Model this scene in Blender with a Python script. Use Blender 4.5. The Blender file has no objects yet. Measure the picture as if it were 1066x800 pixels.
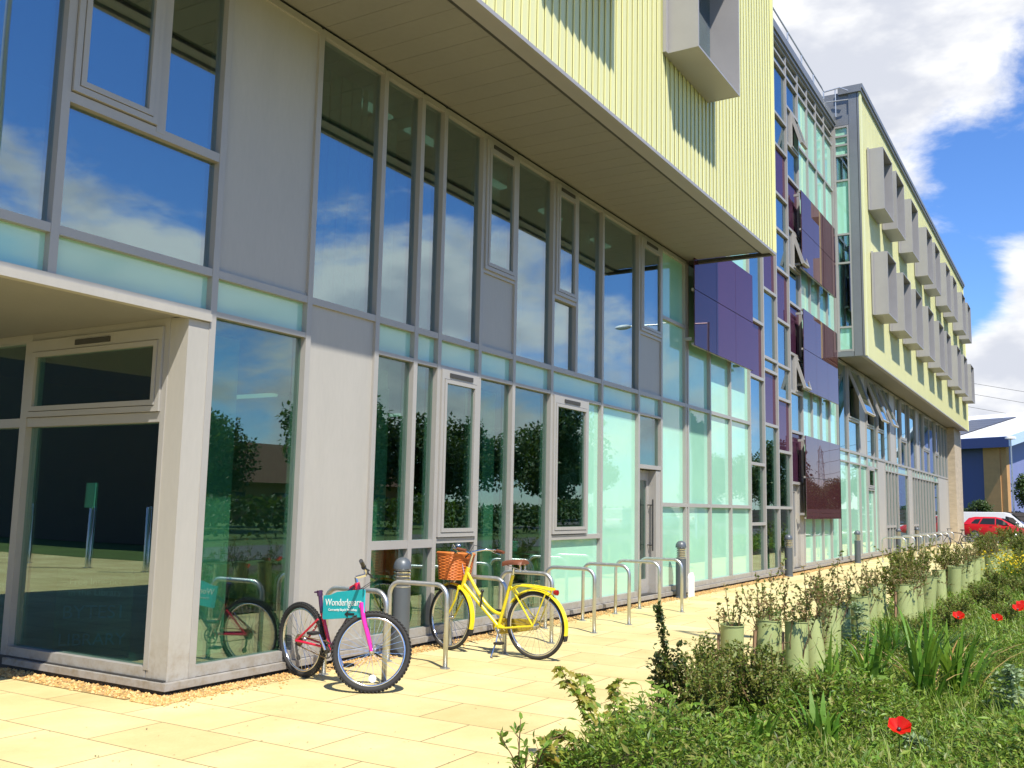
import bpy, math, random
from mathutils import Vector, Matrix
S = bpy.context.scene; C = S.collection; rad = math.radians
random.seed(7)
FY = 6.5            # plane of the curtain wall; the camera stands at the origin, X runs along the facade
# ------------------------------------------------------------------ mesh builder
class MB:
    def __init__(s): s.v=[]; s.f=[]; s.m=[]; s.mi=0
    def add(s, vs, fs):
        n=len(s.v); s.v.extend(vs); s.f.extend([tuple(i+n for i in f) for f in fs]); s.m.extend([s.mi]*len(fs)); return s
    def box(s,x0,x1,y0,y1,z0,z1):
        v=[(x,y,z) for z in (z0,z1) for x,y in ((x0,y0),(x1,y0),(x1,y1),(x0,y1))]
        return s.add(v,[(3,2,1,0),(4,5,6,7),(0,1,5,4),(1,2,6,5),(2,3,7,6),(3,0,4,7)])
    def quad(s,a,b,c,d): return s.add([a,b,c,d],[(0,1,2,3)])
    def prism(s,pts,axis,a,b):
        # polygon (2D) pushed along an axis from a to b
        def P(p,t): return {'x':(t,p[0],p[1]),'y':(p[0],t,p[1]),'z':(p[0],p[1],t)}[axis]
        n=len(pts); v=[P(p,a) for p in pts]+[P(p,b) for p in pts]
        return s.add(v,[tuple(range(n))[::-1],tuple(range(n,2*n))]+[(i,(i+1)%n,n+(i+1)%n,n+i) for i in range(n)])
    def tube(s,path,r,n=8,cap=True,closed=False):
        path=[Vector(p) for p in path]; k=len(path)
        rs=r if isinstance(r,(list,tuple)) else [r]*k
        vs=[]; ref=None
        for i,p in enumerate(path):
            if closed: t=(path[(i+1)%k]-path[i-1])
            else: t=path[min(i+1,k-1)]-path[max(i-1,0)]
            t=t.normalized() if t.length>1e-9 else Vector((0,0,1))
            if ref is None:
                ref=t.orthogonal().normalized()
            else:
                ref=ref-t*ref.dot(t)
                ref=ref.normalized() if ref.length>1e-6 else t.orthogonal().normalized()
            b=t.cross(ref)
            for j in range(n):
                a=2*math.pi*j/n; vs.append(tuple(p+(ref*math.cos(a)+b*math.sin(a))*rs[i]))
        fs=[]
        for i in range(k if closed else k-1):
            q=(i+1)%k
            for j in range(n): fs.append((i*n+j,i*n+(j+1)%n,q*n+(j+1)%n,q*n+j))
        if cap and not closed: fs+= [tuple(range(n))[::-1],tuple(range((k-1)*n,k*n))]
        return s.add(vs,fs)
    def lathe(s,prof,n=20,axis='z',c=(0,0,0),closed=False):
        # prof: list of (radius, height)
        vs=[]
        for r,h in prof:
            for j in range(n):
                a=2*math.pi*j/n; x,y=r*math.cos(a),r*math.sin(a)
                p={'z':(x,y,h),'y':(x,h,y),'x':(h,x,y)}[axis]; vs.append((p[0]+c[0],p[1]+c[1],p[2]+c[2]))
        k=len(prof); fs=[]
        for i in range(k if closed else k-1):
            q=(i+1)%k
            for j in range(n): fs.append((i*n+j,i*n+(j+1)%n,q*n+(j+1)%n,q*n+j))
        if not closed: fs+=[tuple(range(n))[::-1],tuple(range((k-1)*n,k*n))]
        return s.add(vs,fs)
    def ball(s,c,r,n=10,sc=(1,1,1)):
        k=max(4,n//2); vs=[]
        for i in range(1,k):
            t=math.pi*i/k
            for j in range(n):
                a=2*math.pi*j/n; vs.append((c[0]+r*sc[0]*math.sin(t)*math.cos(a),c[1]+r*sc[1]*math.sin(t)*math.sin(a),c[2]+r*sc[2]*math.cos(t)))
        fs=[(i*n+j,(i+1)*n+j,(i+1)*n+(j+1)%n,i*n+(j+1)%n) for i in range(k-2) for j in range(n)]
        m=len(vs); vs+=[(c[0],c[1],c[2]+r*sc[2]),(c[0],c[1],c[2]-r*sc[2])]
        fs+=[(m,j,(j+1)%n) for j in range(n)]+[(m+1,(k-2)*n+(j+1)%n,(k-2)*n+j) for j in range(n)]
        return s.add(vs,fs)
    def xf(s,M,start=0):
        s.v[start:]=[tuple(M@Vector(p)) for p in s.v[start:]]; return s
    def build(s,name,mat,parent=None,smooth=False,bevel=0,local=False):
        me=bpy.data.meshes.new(name)
        off=Vector((0,0,0))
        if parent is not None and not local:
            off=parent.location if parent.parent is None else parent.parent.location
        me.from_pydata([(p[0]-off[0],p[1]-off[1],p[2]-off[2]) for p in s.v],[],s.f)
        for m in (mat if isinstance(mat,(list,tuple)) else [mat]): me.materials.append(m)
        if any(s.m): me.polygons.foreach_set('material_index',s.m)
        if smooth: me.polygons.foreach_set('use_smooth',[True]*len(s.f))
        me.update()
        o=bpy.data.objects.new(name,me); C.objects.link(o)
        if parent is not None: o.parent=parent
        if bevel:
            b=o.modifiers.new('bevel','BEVEL'); b.width=bevel; b.segments=2; b.limit_method='ANGLE'; b.angle_limit=rad(40)
        if smooth and bevel==0:
            pass
        return o
def autosmooth(o,ang=35):
    o.data.polygons.foreach_set('use_smooth',[True]*len(o.data.polygons))
    o.data.set_sharp_from_angle(angle=rad(ang)); return o
def tag(o,label=None,cat=None,group=None,kind=None):
    if label: o['label']=label
    if cat: o['category']=cat
    if group: o['group']=group
    if kind: o['kind']=kind
    return o
def thing(name,label,cat,loc=(0,0,0),rz=0,group=None):
    o=bpy.data.objects.new(name,None); C.objects.link(o); o.location=loc; o.rotation_euler=(0,0,rz); o.empty_display_size=.2
    return tag(o,label,cat,group)
def dup(root,loc,rz=0,label=None,scale=None,rot=None):
    r=root.copy(); C.objects.link(r); r.location=loc; r.rotation_euler=rot or (0,0,rz)
    if scale: r.scale=scale if isinstance(scale,tuple) else (scale,)*3
    if label: r['label']=label
    for ch in root.children:
        c=ch.copy(); C.objects.link(c); c.parent=r
        for g in ch.children:
            d=g.copy(); C.objects.link(d); d.parent=c
    return r
# ------------------------------------------------------------------ materials
def newmat(name):
    m=bpy.data.materials.new(name); m.use_nodes=True; nt=m.node_tree; nt.nodes.clear()
    out=nt.nodes.new('ShaderNodeOutputMaterial'); return m,nt,out
def N(nt,t,**k):
    n=nt.nodes.new(t)
    for a,b in k.items():
        if a in n.inputs.keys(): n.inputs[a].default_value=b
        else: setattr(n,a,b)
    return n
def L(nt,a,b): nt.links.new(a,b)
def mixc(nt,f,a,b,blend='MIX'):
    n=nt.nodes.new('ShaderNodeMix'); n.data_type='RGBA'; n.blend_type=blend
    for sock,v in ((n.inputs[0],f),(n.inputs[6],a),(n.inputs[7],b)):
        if hasattr(v,'is_output'): L(nt,v,sock)
        elif isinstance(v,(int,float)): sock.default_value=v
        else: sock.default_value=(*v[:3],1)
    return n.outputs[2]
def sh(c,k): return tuple(max(0,min(1,x*k)) for x in c)
def pm(name,col,rough=.5,metal=0,var=.12,scale=6,bump=0,bscale=60,coat=0,spec=.5,stretch=None,fine=.06):
    m,nt,out=newmat(name)
    p=N(nt,'ShaderNodeBsdfPrincipled',Roughness=rough,Metallic=metal)
    p.inputs['Coat Weight'].default_value=coat; p.inputs['Coat Roughness'].default_value=.04
    p.inputs['Specular IOR Level'].default_value=spec
    tc=N(nt,'ShaderNodeTexCoord'); src=tc.outputs['Object']
    if stretch:
        mp=N(nt,'ShaderNodeMapping'); mp.inputs['Scale'].default_value=stretch; L(nt,src,mp.inputs[0]); src=mp.outputs[0]
    n1=N(nt,'ShaderNodeTexNoise',Scale=scale,Detail=5.,Roughness=.6); L(nt,src,n1.inputs['Vector'])
    n2=N(nt,'ShaderNodeTexNoise',Scale=scale*14,Detail=3.); L(nt,src,n2.inputs['Vector'])
    c=mixc(nt,n1.outputs[0],sh(col,1-var*1.6),sh(col,1+var*1.6))
    c=mixc(nt,n2.outputs[0],mixc(nt,1.,c,(1-fine*2,)*3,'MULTIPLY'),mixc(nt,1.,c,(1,1,1),'MULTIPLY')) if fine else c
    L(nt,c,p.inputs['Base Color'])
    if rough>.05:
        mr=N(nt,'ShaderNodeMapRange'); mr.inputs['To Min'].default_value=rough*.85; mr.inputs['To Max'].default_value=min(1,rough*1.15)
        L(nt,n1.outputs[0],mr.inputs[0]); L(nt,mr.outputs[0],p.inputs['Roughness'])
    if bump:
        n3=N(nt,'ShaderNodeTexNoise',Scale=bscale,Detail=4.); L(nt,src,n3.inputs['Vector'])
        b=N(nt,'ShaderNodeBump',Strength=bump,Distance=.01); L(nt,n3.outputs[0],b.inputs['Height']); L(nt,b.outputs[0],p.inputs['Normal'])
    L(nt,p.outputs[0],out.inputs[0]); return m
def wavy(nt,amt=.02,scale=.5):
    # faint roller-wave distortion of float glass
    tc=N(nt,'ShaderNodeTexCoord'); n=N(nt,'ShaderNodeTexNoise',Scale=scale,Detail=1.); L(nt,tc.outputs['Object'],n.inputs['Vector'])
    b=N(nt,'ShaderNodeBump',Strength=amt,Distance=.12); L(nt,n.outputs[0],b.inputs['Height'])
    # each pane sits a hair out of true, so reflections step from pane to pane
    oi=N(nt,'ShaderNodeObjectInfo'); f=N(nt,'ShaderNodeMath',operation='MULTIPLY'); L(nt,oi.outputs['Random'],f.inputs[0]); f.inputs[1].default_value=17.3; g=N(nt,'ShaderNodeMath',operation='FRACT'); L(nt,f.outputs[0],g.inputs[0])
    cx=N(nt,'ShaderNodeCombineXYZ'); L(nt,oi.outputs['Random'],cx.inputs[0]); L(nt,g.outputs[0],cx.inputs[2]); cx.inputs[1].default_value=.5
    o=N(nt,'ShaderNodeVectorMath',operation='MULTIPLY_ADD'); L(nt,cx.outputs[0],o.inputs[0]); o.inputs[1].default_value=(.013,0,.013); o.inputs[2].default_value=(-.0065,0,-.0065)
    ad=N(nt,'ShaderNodeVectorMath',operation='ADD'); L(nt,b.outputs[0],ad.inputs[0]); L(nt,o.outputs[0],ad.inputs[1]); nn=N(nt,'ShaderNodeVectorMath',operation='NORMALIZE'); L(nt,ad.outputs[0],nn.inputs[0]); return nn.outputs[0]
def glass(name,tint,refl=.2,rcol=(.9,.95,1),amt=.02):
    m,nt,out=newmat(name); nrm=wavy(nt,amt)
    tr=N(nt,'ShaderNodeBsdfTransparent'); tr.inputs[0].default_value=(*tint,1)
    g=N(nt,'ShaderNodeBsdfGlossy',Roughness=0.0); g.inputs[0].default_value=(*rcol,1); L(nt,nrm,g.inputs['Normal'])
    fr=N(nt,'ShaderNodeLayerWeight',Blend=.5); pw=N(nt,'ShaderNodeMath',operation='POWER'); L(nt,fr.outputs['Facing'],pw.inputs[0]); pw.inputs[1].default_value=4.5
    mr=N(nt,'ShaderNodeMapRange'); mr.inputs['To Min'].default_value=refl; mr.inputs['To Max'].default_value=.95; L(nt,pw.outputs[0],mr.inputs[0])
    mx=N(nt,'ShaderNodeMixShader'); L(nt,mr.outputs[0],mx.inputs[0]); L(nt,tr.outputs[0],mx.inputs[1]); L(nt,g.outputs[0],mx.inputs[2])
    L(nt,mx.outputs[0],out.inputs[0]); return m
def backed(name,col,refl=.08,rcol=(1,1,1),amt=.02,rough=.35,var=.06):
    # opaque glass: coloured back layer behind a mirror-flat face
    m,nt,out=newmat(name); nrm=wavy(nt,amt)
    tc=N(nt,'ShaderNodeTexCoord'); n1=N(nt,'ShaderNodeTexNoise',Scale=1.1,Detail=4.); L(nt,tc.outputs['Object'],n1.inputs['Vector'])
    d=N(nt,'ShaderNodeBsdfDiffuse'); L(nt,mixc(nt,n1.outputs[0],sh(col,1-var*2),sh(col,1+var*2)),d.inputs[0])
    g=N(nt,'ShaderNodeBsdfGlossy',Roughness=0.0); g.inputs[0].default_value=(*rcol,1); L(nt,nrm,g.inputs['Normal'])
    fr=N(nt,'ShaderNodeLayerWeight',Blend=.5); pw=N(nt,'ShaderNodeMath',operation='POWER'); L(nt,fr.outputs['Facing'],pw.inputs[0]); pw.inputs[1].default_value=4.5
    mr=N(nt,'ShaderNodeMapRange'); mr.inputs['To Min'].default_value=refl; mr.inputs['To Max'].default_value=.95; L(nt,pw.outputs[0],mr.inputs[0])
    mx=N(nt,'ShaderNodeMixShader'); L(nt,mr.outputs[0],mx.inputs[0]); L(nt,d.outputs[0],mx.inputs[1]); L(nt,g.outputs[0],mx.inputs[2])
    L(nt,mx.outputs[0],out.inputs[0]); return m
def leafmat(name,cols,trans=.35,rough=.45):
    # every leaf is an island of its own and takes its own tone between the given ones
    m,nt,out=newmat(name)
    g=N(nt,'ShaderNodeNewGeometry'); cr=N(nt,'ShaderNodeValToRGB'); e=cr.color_ramp.elements
    while len(e)<len(cols): e.new(.5)
    for i,c in enumerate(cols): e[i].position=i/(len(cols)-1); e[i].color=(*c,1)
    L(nt,g.outputs['Random Per Island'],cr.inputs[0])
    p=N(nt,'ShaderNodeBsdfPrincipled',Roughness=rough); p.inputs['Specular IOR Level'].default_value=.35; L(nt,cr.outputs[0],p.inputs['Base Color'])
    t=N(nt,'ShaderNodeBsdfTranslucent'); L(nt,mixc(nt,.5,cr.outputs[0],(.25,.35,.03),'MIX'),t.inputs[0])
    mx=N(nt,'ShaderNodeMixShader'); mx.inputs[0].default_value=trans; L(nt,p.outputs[0],mx.inputs[1]); L(nt,t.outputs[0],mx.inputs[2])
    L(nt,mx.outputs[0],out.inputs[0]); return m
M={}
M['frame']=pm('frame_paint',(.385,.37,.35),.42,.15,.05,3,fine=.03)
M['panel']=pm('panel_paint',(.43,.41,.375),.5,.1,.07,2.2,.05,400,fine=.05,stretch=(1,1,.22))
# splashed dirt low on the wall panels
def splash(m,z1=.55):
    nt=m.node_tree; p=[n for n in nt.nodes if n.type=='BSDF_PRINCIPLED'][0]; src=p.inputs['Base Color'].links[0].from_socket
    tc=N(nt,'ShaderNodeTexCoord'); sp=N(nt,'ShaderNodeSeparateXYZ'); L(nt,tc.outputs['Object'],sp.inputs[0]); r=N(nt,'ShaderNodeMapRange'); r.inputs['From Min'].default_value=.12; r.inputs['From Max'].default_value=z1; r.inputs['To Min'].default_value=.75; r.inputs['To Max'].default_value=0; L(nt,sp.outputs[2],r.inputs[0])
    n=N(nt,'ShaderNodeTexNoise',Scale=9.,Detail=6.,Roughness=.7); L(nt,tc.outputs['Object'],n.inputs['Vector']); k=N(nt,'ShaderNodeMapRange'); k.inputs['From Min'].default_value=.42; k.inputs['From Max'].default_value=.7; L(nt,n.outputs[0],k.inputs[0])
    f=N(nt,'ShaderNodeMath',operation='MULTIPLY'); L(nt,r.outputs[0],f.inputs[0]); L(nt,k.outputs[0],f.inputs[1]); L(nt,mixc(nt,f.outputs[0],src,(.24,.19,.12)),p.inputs['Base Color'])
splash(M['panel']); splash(M['frame'],.3)
M['hood']=pm('hood_paint',(.345,.335,.345),.45,.1,.05,3,fine=.03)
M['grey']=pm('grey_metal',(.21,.22,.235),.45,.2,.06,2)
M['yellow']=pm('primrose_cladding',(.74,.73,.40),.5,0,.06,1.5,stretch=(3,1,.2),fine=.03)
M['soffit']=pm('soffit_boards',(.235,.232,.222),.6,0,.08,1.2)
M['dark']=pm('dark_trim',(.045,.043,.04),.6)
M['gasket']=pm('black_gasket',(.02,.02,.02),.7)
M['vision']=glass('vision_glass',(.40,.60,.54),.34,(.80,.93,1))
M['clear']=glass('ground_glass',(.50,.74,.64),.20,(.85,.95,.97))
M['mint']=backed('mint_glass',(.35,.66,.50),.13)
M['mintd']=backed('mint_spandrel',(.33,.58,.49),.10)
M['purple']=backed('purple_glass',(.07,.026,.055),.14,(.64,.46,.54))
M['brown']=backed('brown_purple_glass',(.075,.028,.032),.17,(.80,.64,.66))
M['steel']=pm('galvanised_steel',(.55,.56,.55),.38,.85,.1,20,.05,200)
M['chrome']=pm('chrome',(.75,.75,.75),.15,1,.03)
M['rubber']=pm('tyre_rubber',(.025,.024,.024),.8,0,.2,40,.3,150)
M['concrete']=pm('board_marked_concrete',(.46,.38,.27),.85,0,.25,2.2,.4,40,stretch=(1,1,3))
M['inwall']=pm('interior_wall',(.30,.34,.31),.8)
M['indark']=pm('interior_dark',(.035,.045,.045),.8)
M['infloor']=pm('interior_floor',(.13,.14,.14),.5)
M['incol']=pm('interior_column',(.62,.66,.60),.7)
M['white']=pm('white_paint',(.8,.8,.78),.4,0,.03)
M['black']=pm('black_plastic',(.02,.02,.022),.45)
M['bollard']=pm('bollard_paint',(.10,.115,.13),.4,.2,.06)
def emit(name,col,k):
    m,nt,out=newmat(name); e=N(nt,'ShaderNodeEmission',Strength=k); e.inputs[0].default_value=(*col,1); L(nt,e.outputs[0],out.inputs[0]); return m
M['lamp']=emit('lit_fluorescent',(.9,1,.85),.3)
# ------------------------------------------------------------------ camera, sun, sky
cam=bpy.data.cameras.new('camera'); co=bpy.data.objects.new('camera',cam); C.objects.link(co)
Rt=((0.5096014,-0.8601756,0.0201078),(-0.1183294,-0.0469167,0.9918654),(0.8522351,0.5078353,0.1256929))
mw=Matrix(((Rt[0][0],Rt[1][0],-Rt[2][0],0),(Rt[0][1],Rt[1][1],-Rt[2][1],0),(Rt[0][2],Rt[1][2],-Rt[2][2],1.6),(0,0,0,1)))
co.matrix_world=mw; cam.sensor_width=36; cam.lens=36*994.6/1066; cam.clip_end=3000; cam.clip_start=.05; S.camera=co
SD=Vector((.72,1,-1.87)).normalized()
sun=bpy.data.lights.new('sun','SUN'); sun.energy=5.0; sun.angle=rad(.53); sun.color=(1,.94,.82)
so=bpy.data.objects.new('sun',sun); C.objects.link(so); so.rotation_euler=SD.to_track_quat('-Z','Y').to_euler()
def pix(x,y):
    a=((x-533)/994.6,-(y-400)/994.6,1); return Vector([sum(Rt[k][i]*a[k] for k in range(3)) for i in range(3)]).normalized()
def world():
    w=bpy.data.worlds.new('World'); S.world=w; w.use_nodes=True; nt=w.node_tree; nt.nodes.clear()
    out=nt.nodes.new('ShaderNodeOutputWorld'); bg=N(nt,'ShaderNodeBackground',Strength=.15)
    sky=N(nt,'ShaderNodeTexSky'); sky.sky_type='NISHITA'; sky.sun_disc=False; sky.sun_elevation=math.asin(-SD.z); sky.sun_rotation=math.atan2(-SD.x,-SD.y)
    sky.air_density=1.0; sky.dust_density=.15; sky.ozone_density=3.2; sky.altitude=50
    tc=N(nt,'ShaderNodeTexCoord'); d=tc.outputs['Generated']
    mp=N(nt,'ShaderNodeMapping'); mp.inputs['Scale'].default_value=(1,1,2.1); L(nt,d,mp.inputs[0])
    n1=N(nt,'ShaderNodeTexNoise',Scale=5.2,Detail=10.,Roughness=.6,Distortion=.25); L(nt,mp.outputs[0],n1.inputs['Vector'])
    n2=N(nt,'ShaderNodeTexNoise',Scale=7.5,Detail=5.,Roughness=.55); L(nt,mp.outputs[0],n2.inputs['Vector'])
    sp=N(nt,'ShaderNodeSeparateXYZ'); L(nt,d,sp.inputs[0])
    # cloud banks: (direction, sharpness, weight)
    R=lambda x,y:(lambda v:Vector((v.x,-v.y,v.z)))(pix(x,y))
    blobs=[(pix(860,-20),120,.20),(pix(980,-30),120,.17),(pix(890,75),350,.17),(pix(960,100),500,.12),(pix(1060,10),250,.10),
           (pix(1070,280),2600,.22),(pix(1075,345),900,.20),(pix(1040,395),1500,.20),(pix(1000,400),3000,.16),(pix(1066,425),900,.16),
           (pix(930,190),1200,.10),(pix(965,235),2000,.09),(pix(1030,95),1500,.08),(pix(1000,180),600,-.10),(pix(1045,180),500,-.10),(pix(975,300),500,-.16),(pix(1020,310),2500,-.14),(pix(925,300),800,-.12),
           (R(440,280),70,.24),(R(600,265),90,.23),(R(110,200),70,.22),(R(40,170),150,.14),(R(350,320),80,.18),(R(700,405),200,.14),(R(740,300),120,-.22),(R(850,330),200,-.16),(R(250,420),60,.10),(R(500,180),60,-.12),(R(60,30),14,-.22),(R(330,120),25,-.18)]
    acc=n1.outputs[0]
    el=N(nt,'ShaderNodeMapRange'); el.inputs['From Min'].default_value=.08; el.inputs['From Max'].default_value=.75; el.inputs['To Min'].default_value=.03; el.inputs['To Max'].default_value=-.10; L(nt,sp.outputs[2],el.inputs[0])
    a=N(nt,'ShaderNodeMath',operation='ADD'); L(nt,acc,a.inputs[0]); L(nt,el.outputs[0],a.inputs[1]); acc=a.outputs[0]
    for v,k,wt in blobs:
        dp=N(nt,'ShaderNodeVectorMath',operation='DOT_PRODUCT'); L(nt,d,dp.inputs[0]); dp.inputs[1].default_value=v
        # exp(k*(dot-1))
        s1=N(nt,'ShaderNodeMath',operation='MULTIPLY_ADD'); L(nt,dp.outputs['Value'],s1.inputs[0]); s1.inputs[1].default_value=k; s1.inputs[2].default_value=-k
        e1=N(nt,'ShaderNodeMath',operation='EXPONENT'); L(nt,s1.outputs[0],e1.inputs[0])
        m1=N(nt,'ShaderNodeMath',operation='MULTIPLY_ADD'); L(nt,e1.outputs[0],m1.inputs[0]); m1.inputs[1].default_value=wt; L(nt,acc,m1.inputs[2]); acc=m1.outputs[0]
    f=N(nt,'ShaderNodeMapRange',interpolation_type='SMOOTHSTEP'); f.inputs['From Min'].default_value=.49; f.inputs['From Max'].default_value=.70; L(nt,acc,f.inputs[0])
    g=N(nt,'ShaderNodeMapRange',interpolation_type='SMOOTHSTEP'); g.inputs['From Min'].default_value=.56; g.inputs['From Max'].default_value=.80
    ad=N(nt,'ShaderNodeMath',operation='MULTIPLY_ADD'); L(nt,n2.outputs[0],ad.inputs[0]); ad.inputs[1].default_value=.95
    a2=N(nt,'ShaderNodeMath',operation='MULTIPLY_ADD'); L(nt,acc,a2.inputs[0]); a2.inputs[1].default_value=.30; a2.inputs[2].default_value=0; L(nt,a2.outputs[0],ad.inputs[2]); L(nt,ad.outputs[0],g.inputs[0])
    cc=mixc(nt,g.outputs[0],(5.0,5.0,5.0),(3.2,3.35,3.75))
    hs=N(nt,'ShaderNodeHueSaturation',Saturation=1.12); L(nt,sky.outputs[0],hs.inputs['Color']); lift=mixc(nt,1.,hs.outputs[0],(.58,.70,.92),'MULTIPLY')
    col=mixc(nt,f.outputs[0],lift,cc)
    L(nt,col,bg.inputs[0]); L(nt,bg.outputs[0],out.inputs[0])
world()
S.view_settings.view_transform='Standard'; S.view_settings.look='None'; S.view_settings.exposure=.6; S.view_settings.gamma=1; S.view_settings.use_curve_mapping=False
S.cycles.max_bounces=10; S.cycles.transparent_max_bounces=24; S.cycles.glossy_bounces=6; S.cycles.diffuse_bounces=4; S.cycles.sample_clamp_indirect=6; S.cycles.caustics_reflective=False; S.cycles.caustics_refractive=False
S.cycles.use_denoising=True
# ------------------------------------------------------------------ ground
def paving_mat():
    m,nt,out=newmat('buff_paving'); p=N(nt,'ShaderNodeBsdfPrincipled',Roughness=.85); tc=N(nt,'ShaderNodeTexCoord')
    mp=N(nt,'ShaderNodeMapping'); mp.inputs['Rotation'].default_value=(0,0,rad(90)); mp.inputs['Location'].default_value=(.25,.03,0); L(nt,tc.outputs['Object'],mp.inputs[0])
    b=N(nt,'ShaderNodeTexBrick',Scale=1.); b.inputs['Brick Width'].default_value=.92; b.inputs['Row Height'].default_value=.612; b.inputs['Mortar Size'].default_value=.006; b.inputs['Mortar Smooth'].default_value=.3
    b.inputs['Color1'].default_value=(.61,.525,.255,1); b.inputs['Color2'].default_value=(.74,.66,.35,1); b.inputs['Mortar'].default_value=(.22,.15,.07,1); L(nt,mp.outputs[0],b.inputs['Vector'])
    n1=N(nt,'ShaderNodeTexNoise',Scale=.9,Detail=6.,Roughness=.65); L(nt,tc.outputs['Object'],n1.inputs['Vector'])
    n2=N(nt,'ShaderNodeTexNoise',Scale=55.,Detail=4.); L(nt,tc.outputs['Object'],n2.inputs['Vector'])
    r=N(nt,'ShaderNodeMapRange'); r.inputs['From Min'].default_value=.35; r.inputs['From Max'].default_value=.7; L(nt,n1.outputs[0],r.inputs[0])
    c=mixc(nt,r.outputs[0],mixc(nt,1.,b.outputs[0],(.84,.77,.68),'MULTIPLY'),b.outputs[0])
    c=mixc(nt,n2.outputs[0],mixc(nt,1.,c,(.86,.84,.8),'MULTIPLY'),c)
    n4=N(nt,'ShaderNodeTexNoise',Scale=9.,Detail=2.); L(nt,tc.outputs['Object'],n4.inputs['Vector'])
    sp=N(nt,'ShaderNodeMapRange'); sp.inputs['From Min'].default_value=.74; sp.inputs['From Max'].default_value=.8; L(nt,n4.outputs[0],sp.inputs[0])
    c=mixc(nt,sp.outputs[0],c,(.3,.22,.11))
    L(nt,c,p.inputs['Base Color'])
    bp=N(nt,'ShaderNodeBump',Strength=.25,Distance=.006); L(nt,n2.outputs[0],bp.inputs['Height']); L(nt,bp.outputs[0],p.inputs['Normal']); L(nt,p.outputs[0],out.inputs[0]); return m
M['paving']=paving_mat()
M['soil']=pm('soil',(.085,.065,.035),.95,0,.3,1.5,.6,20)
M['turf']=pm('turf',(.075,.12,.025),.95,0,.35,.4,.5,30)
M['asphalt']=pm('asphalt',(.11,.105,.10),.9,0,.15,1,.2,90)
M['gravelbase']=pm('gravel_bed',(.36,.24,.09),.95,0,.3,20,.8,60)
def sheet(name,x0,x1,y0,y1,z,mat):
    b=MB(); b.quad((x0,y0,z),(x1,y0,z),(x1,y1,z),(x0,y1,z)); return tag(b.build(name,mat),kind='structure')
sheet('ground',-900,1600,-1200,1200,-.03,M['turf'])
sheet('paving',-20,62,2.86,30,0,M['paving'])
sheet('plaza_paving',-20,4.4,-14,2.86,.001,M['paving'])
sheet('car_park',62,100,-30,30,-.01,M['asphalt'])
sheet('road',-40,200,-13,-6.6,-.012,M['asphalt'])
# planting bed: a low uneven bank of soil
def bedz(x,y):
    t=max(0,min(1,(2.86-y)/.4)); u=max(0,min(1,(x-4.4)/.5))
    return (.02+.07*t*u+.03*math.sin(x*1.7+y*2.3)*math.sin(y*1.9-x*.6)*t*u)
b=MB(); nx,ny=150,24
for i in range(nx+1):
    for j in range(ny+1):
        x=4.4+(62-4.4)*(i/nx)**1.6; y=-3.5+(2.86+3.5)*j/ny; b.v.append((x,y,bedz(x,y)))
for i in range(nx):
    for j in range(ny): b.f.append((i*(ny+1)+j,(i+1)*(ny+1)+j,(i+1)*(ny+1)+j+1,i*(ny+1)+j+1)); b.m.append(0)
tag(b.build('planting_bed',M['soil'],smooth=True),kind='structure')
# gravel strip along the plinth, loose stones on it
sheet('gravel_strip',5.25,59,6.27,6.62,.004,M['gravelbase'])
sheet('gravel_strip',5.2,5.62,6.62,8.9,.005,M['gravelbase'])
def pebbles():
    b=MB(); r=random.Random(3)
    oc=[(1,0,0),(-1,0,0),(0,1,0),(0,-1,0),(0,0,1),(0,0,-1)]; of=[(0,2,4),(2,1,4),(1,3,4),(3,0,4),(2,0,5),(1,2,5),(3,1,5),(0,3,5)]
    def stone(x,y,s):
        q=[(x+s*(p[0]+r.uniform(-.3,.3)),y+s*(p[1]+r.uniform(-.3,.3)),s*.45+s*.8*(p[2]+r.uniform(-.2,.2))) for p in oc]; b.add(q,of)
    for i in range(7000):
        x=5.2+r.random()**1.9*26; y=6.25+r.random()*.29+r.uniform(-.05,.02); stone(x,y,r.uniform(.006,.016))
    for i in range(900): stone(5.2+r.random()*.28,6.25+r.random()*2.4,r.uniform(.008,.02))
    for i in range(260): stone(5.2+r.random()**1.4*14,6.24-abs(r.gauss(0,.12)),r.uniform(.006,.013))
    return b
M['pebble']=leafmat('orange_gravel',[(.42,.22,.06),(.55,.33,.11),(.62,.45,.2),(.35,.2,.08)],0,.8)
tag(pebbles().build('gravel',M['pebble']),kind='stuff',label='loose orange gravel along the foot of the glass wall')
# ------------------------------------------------------------------ the college building
B=thing('college_building','long modern block with grey framed glass walls under overhanging pale yellow cladding','building',(5.49,FY,0))
class Plane:
    def __init__(s,kind,c): s.k=kind; s.c=c
    def box(s,mb,u0,u1,d0,d1,z0,z1):
        if s.k=='y': mb.box(u0,u1,s.c+d0,s.c+d1,z0,z1)
        else: mb.box(s.c+d0,s.c+d1,u0,u1,z0,z1)
F=Plane('y',FY); LR=Plane('x',5.49); TR=Plane('x',31.2)
MW=.07
def mull(mb,xr,z0,z1,P=F,w=MW): P.box(mb,xr-w,xr,0,.16,z0,z1)
def trans(mb,x0,x1,z,h=.07,P=F): P.box(mb,x0-.02,x1+.02,.004,.14,z-h/2,z+h/2)
def pane(kind,x0,x1,z0,z1,P=F,d=.065,parent=B):
    b=MB(); P.box(b,x0-.012,x1+.012,d,d+.024,z0-.012,z1+.012)
    nm={'vision':'glass_pane','clear':'glass_pane','mint':'mint_panel','mintd':'spandrel_panel','panel':'metal_panel','purple':'tinted_panel','brown':'tinted_panel','grey':'metal_panel'}[kind]
    o=b.build(nm,M[kind],parent)
    lab={'mint':'pale mint opaque glass panel','mintd':'pale mint spandrel strip','panel':'flat grey beige metal panel','purple':'dark purple glass panel','brown':'dark purple brown glass panel'}.get(kind)
    if lab: o['label']=lab
    return o
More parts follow.
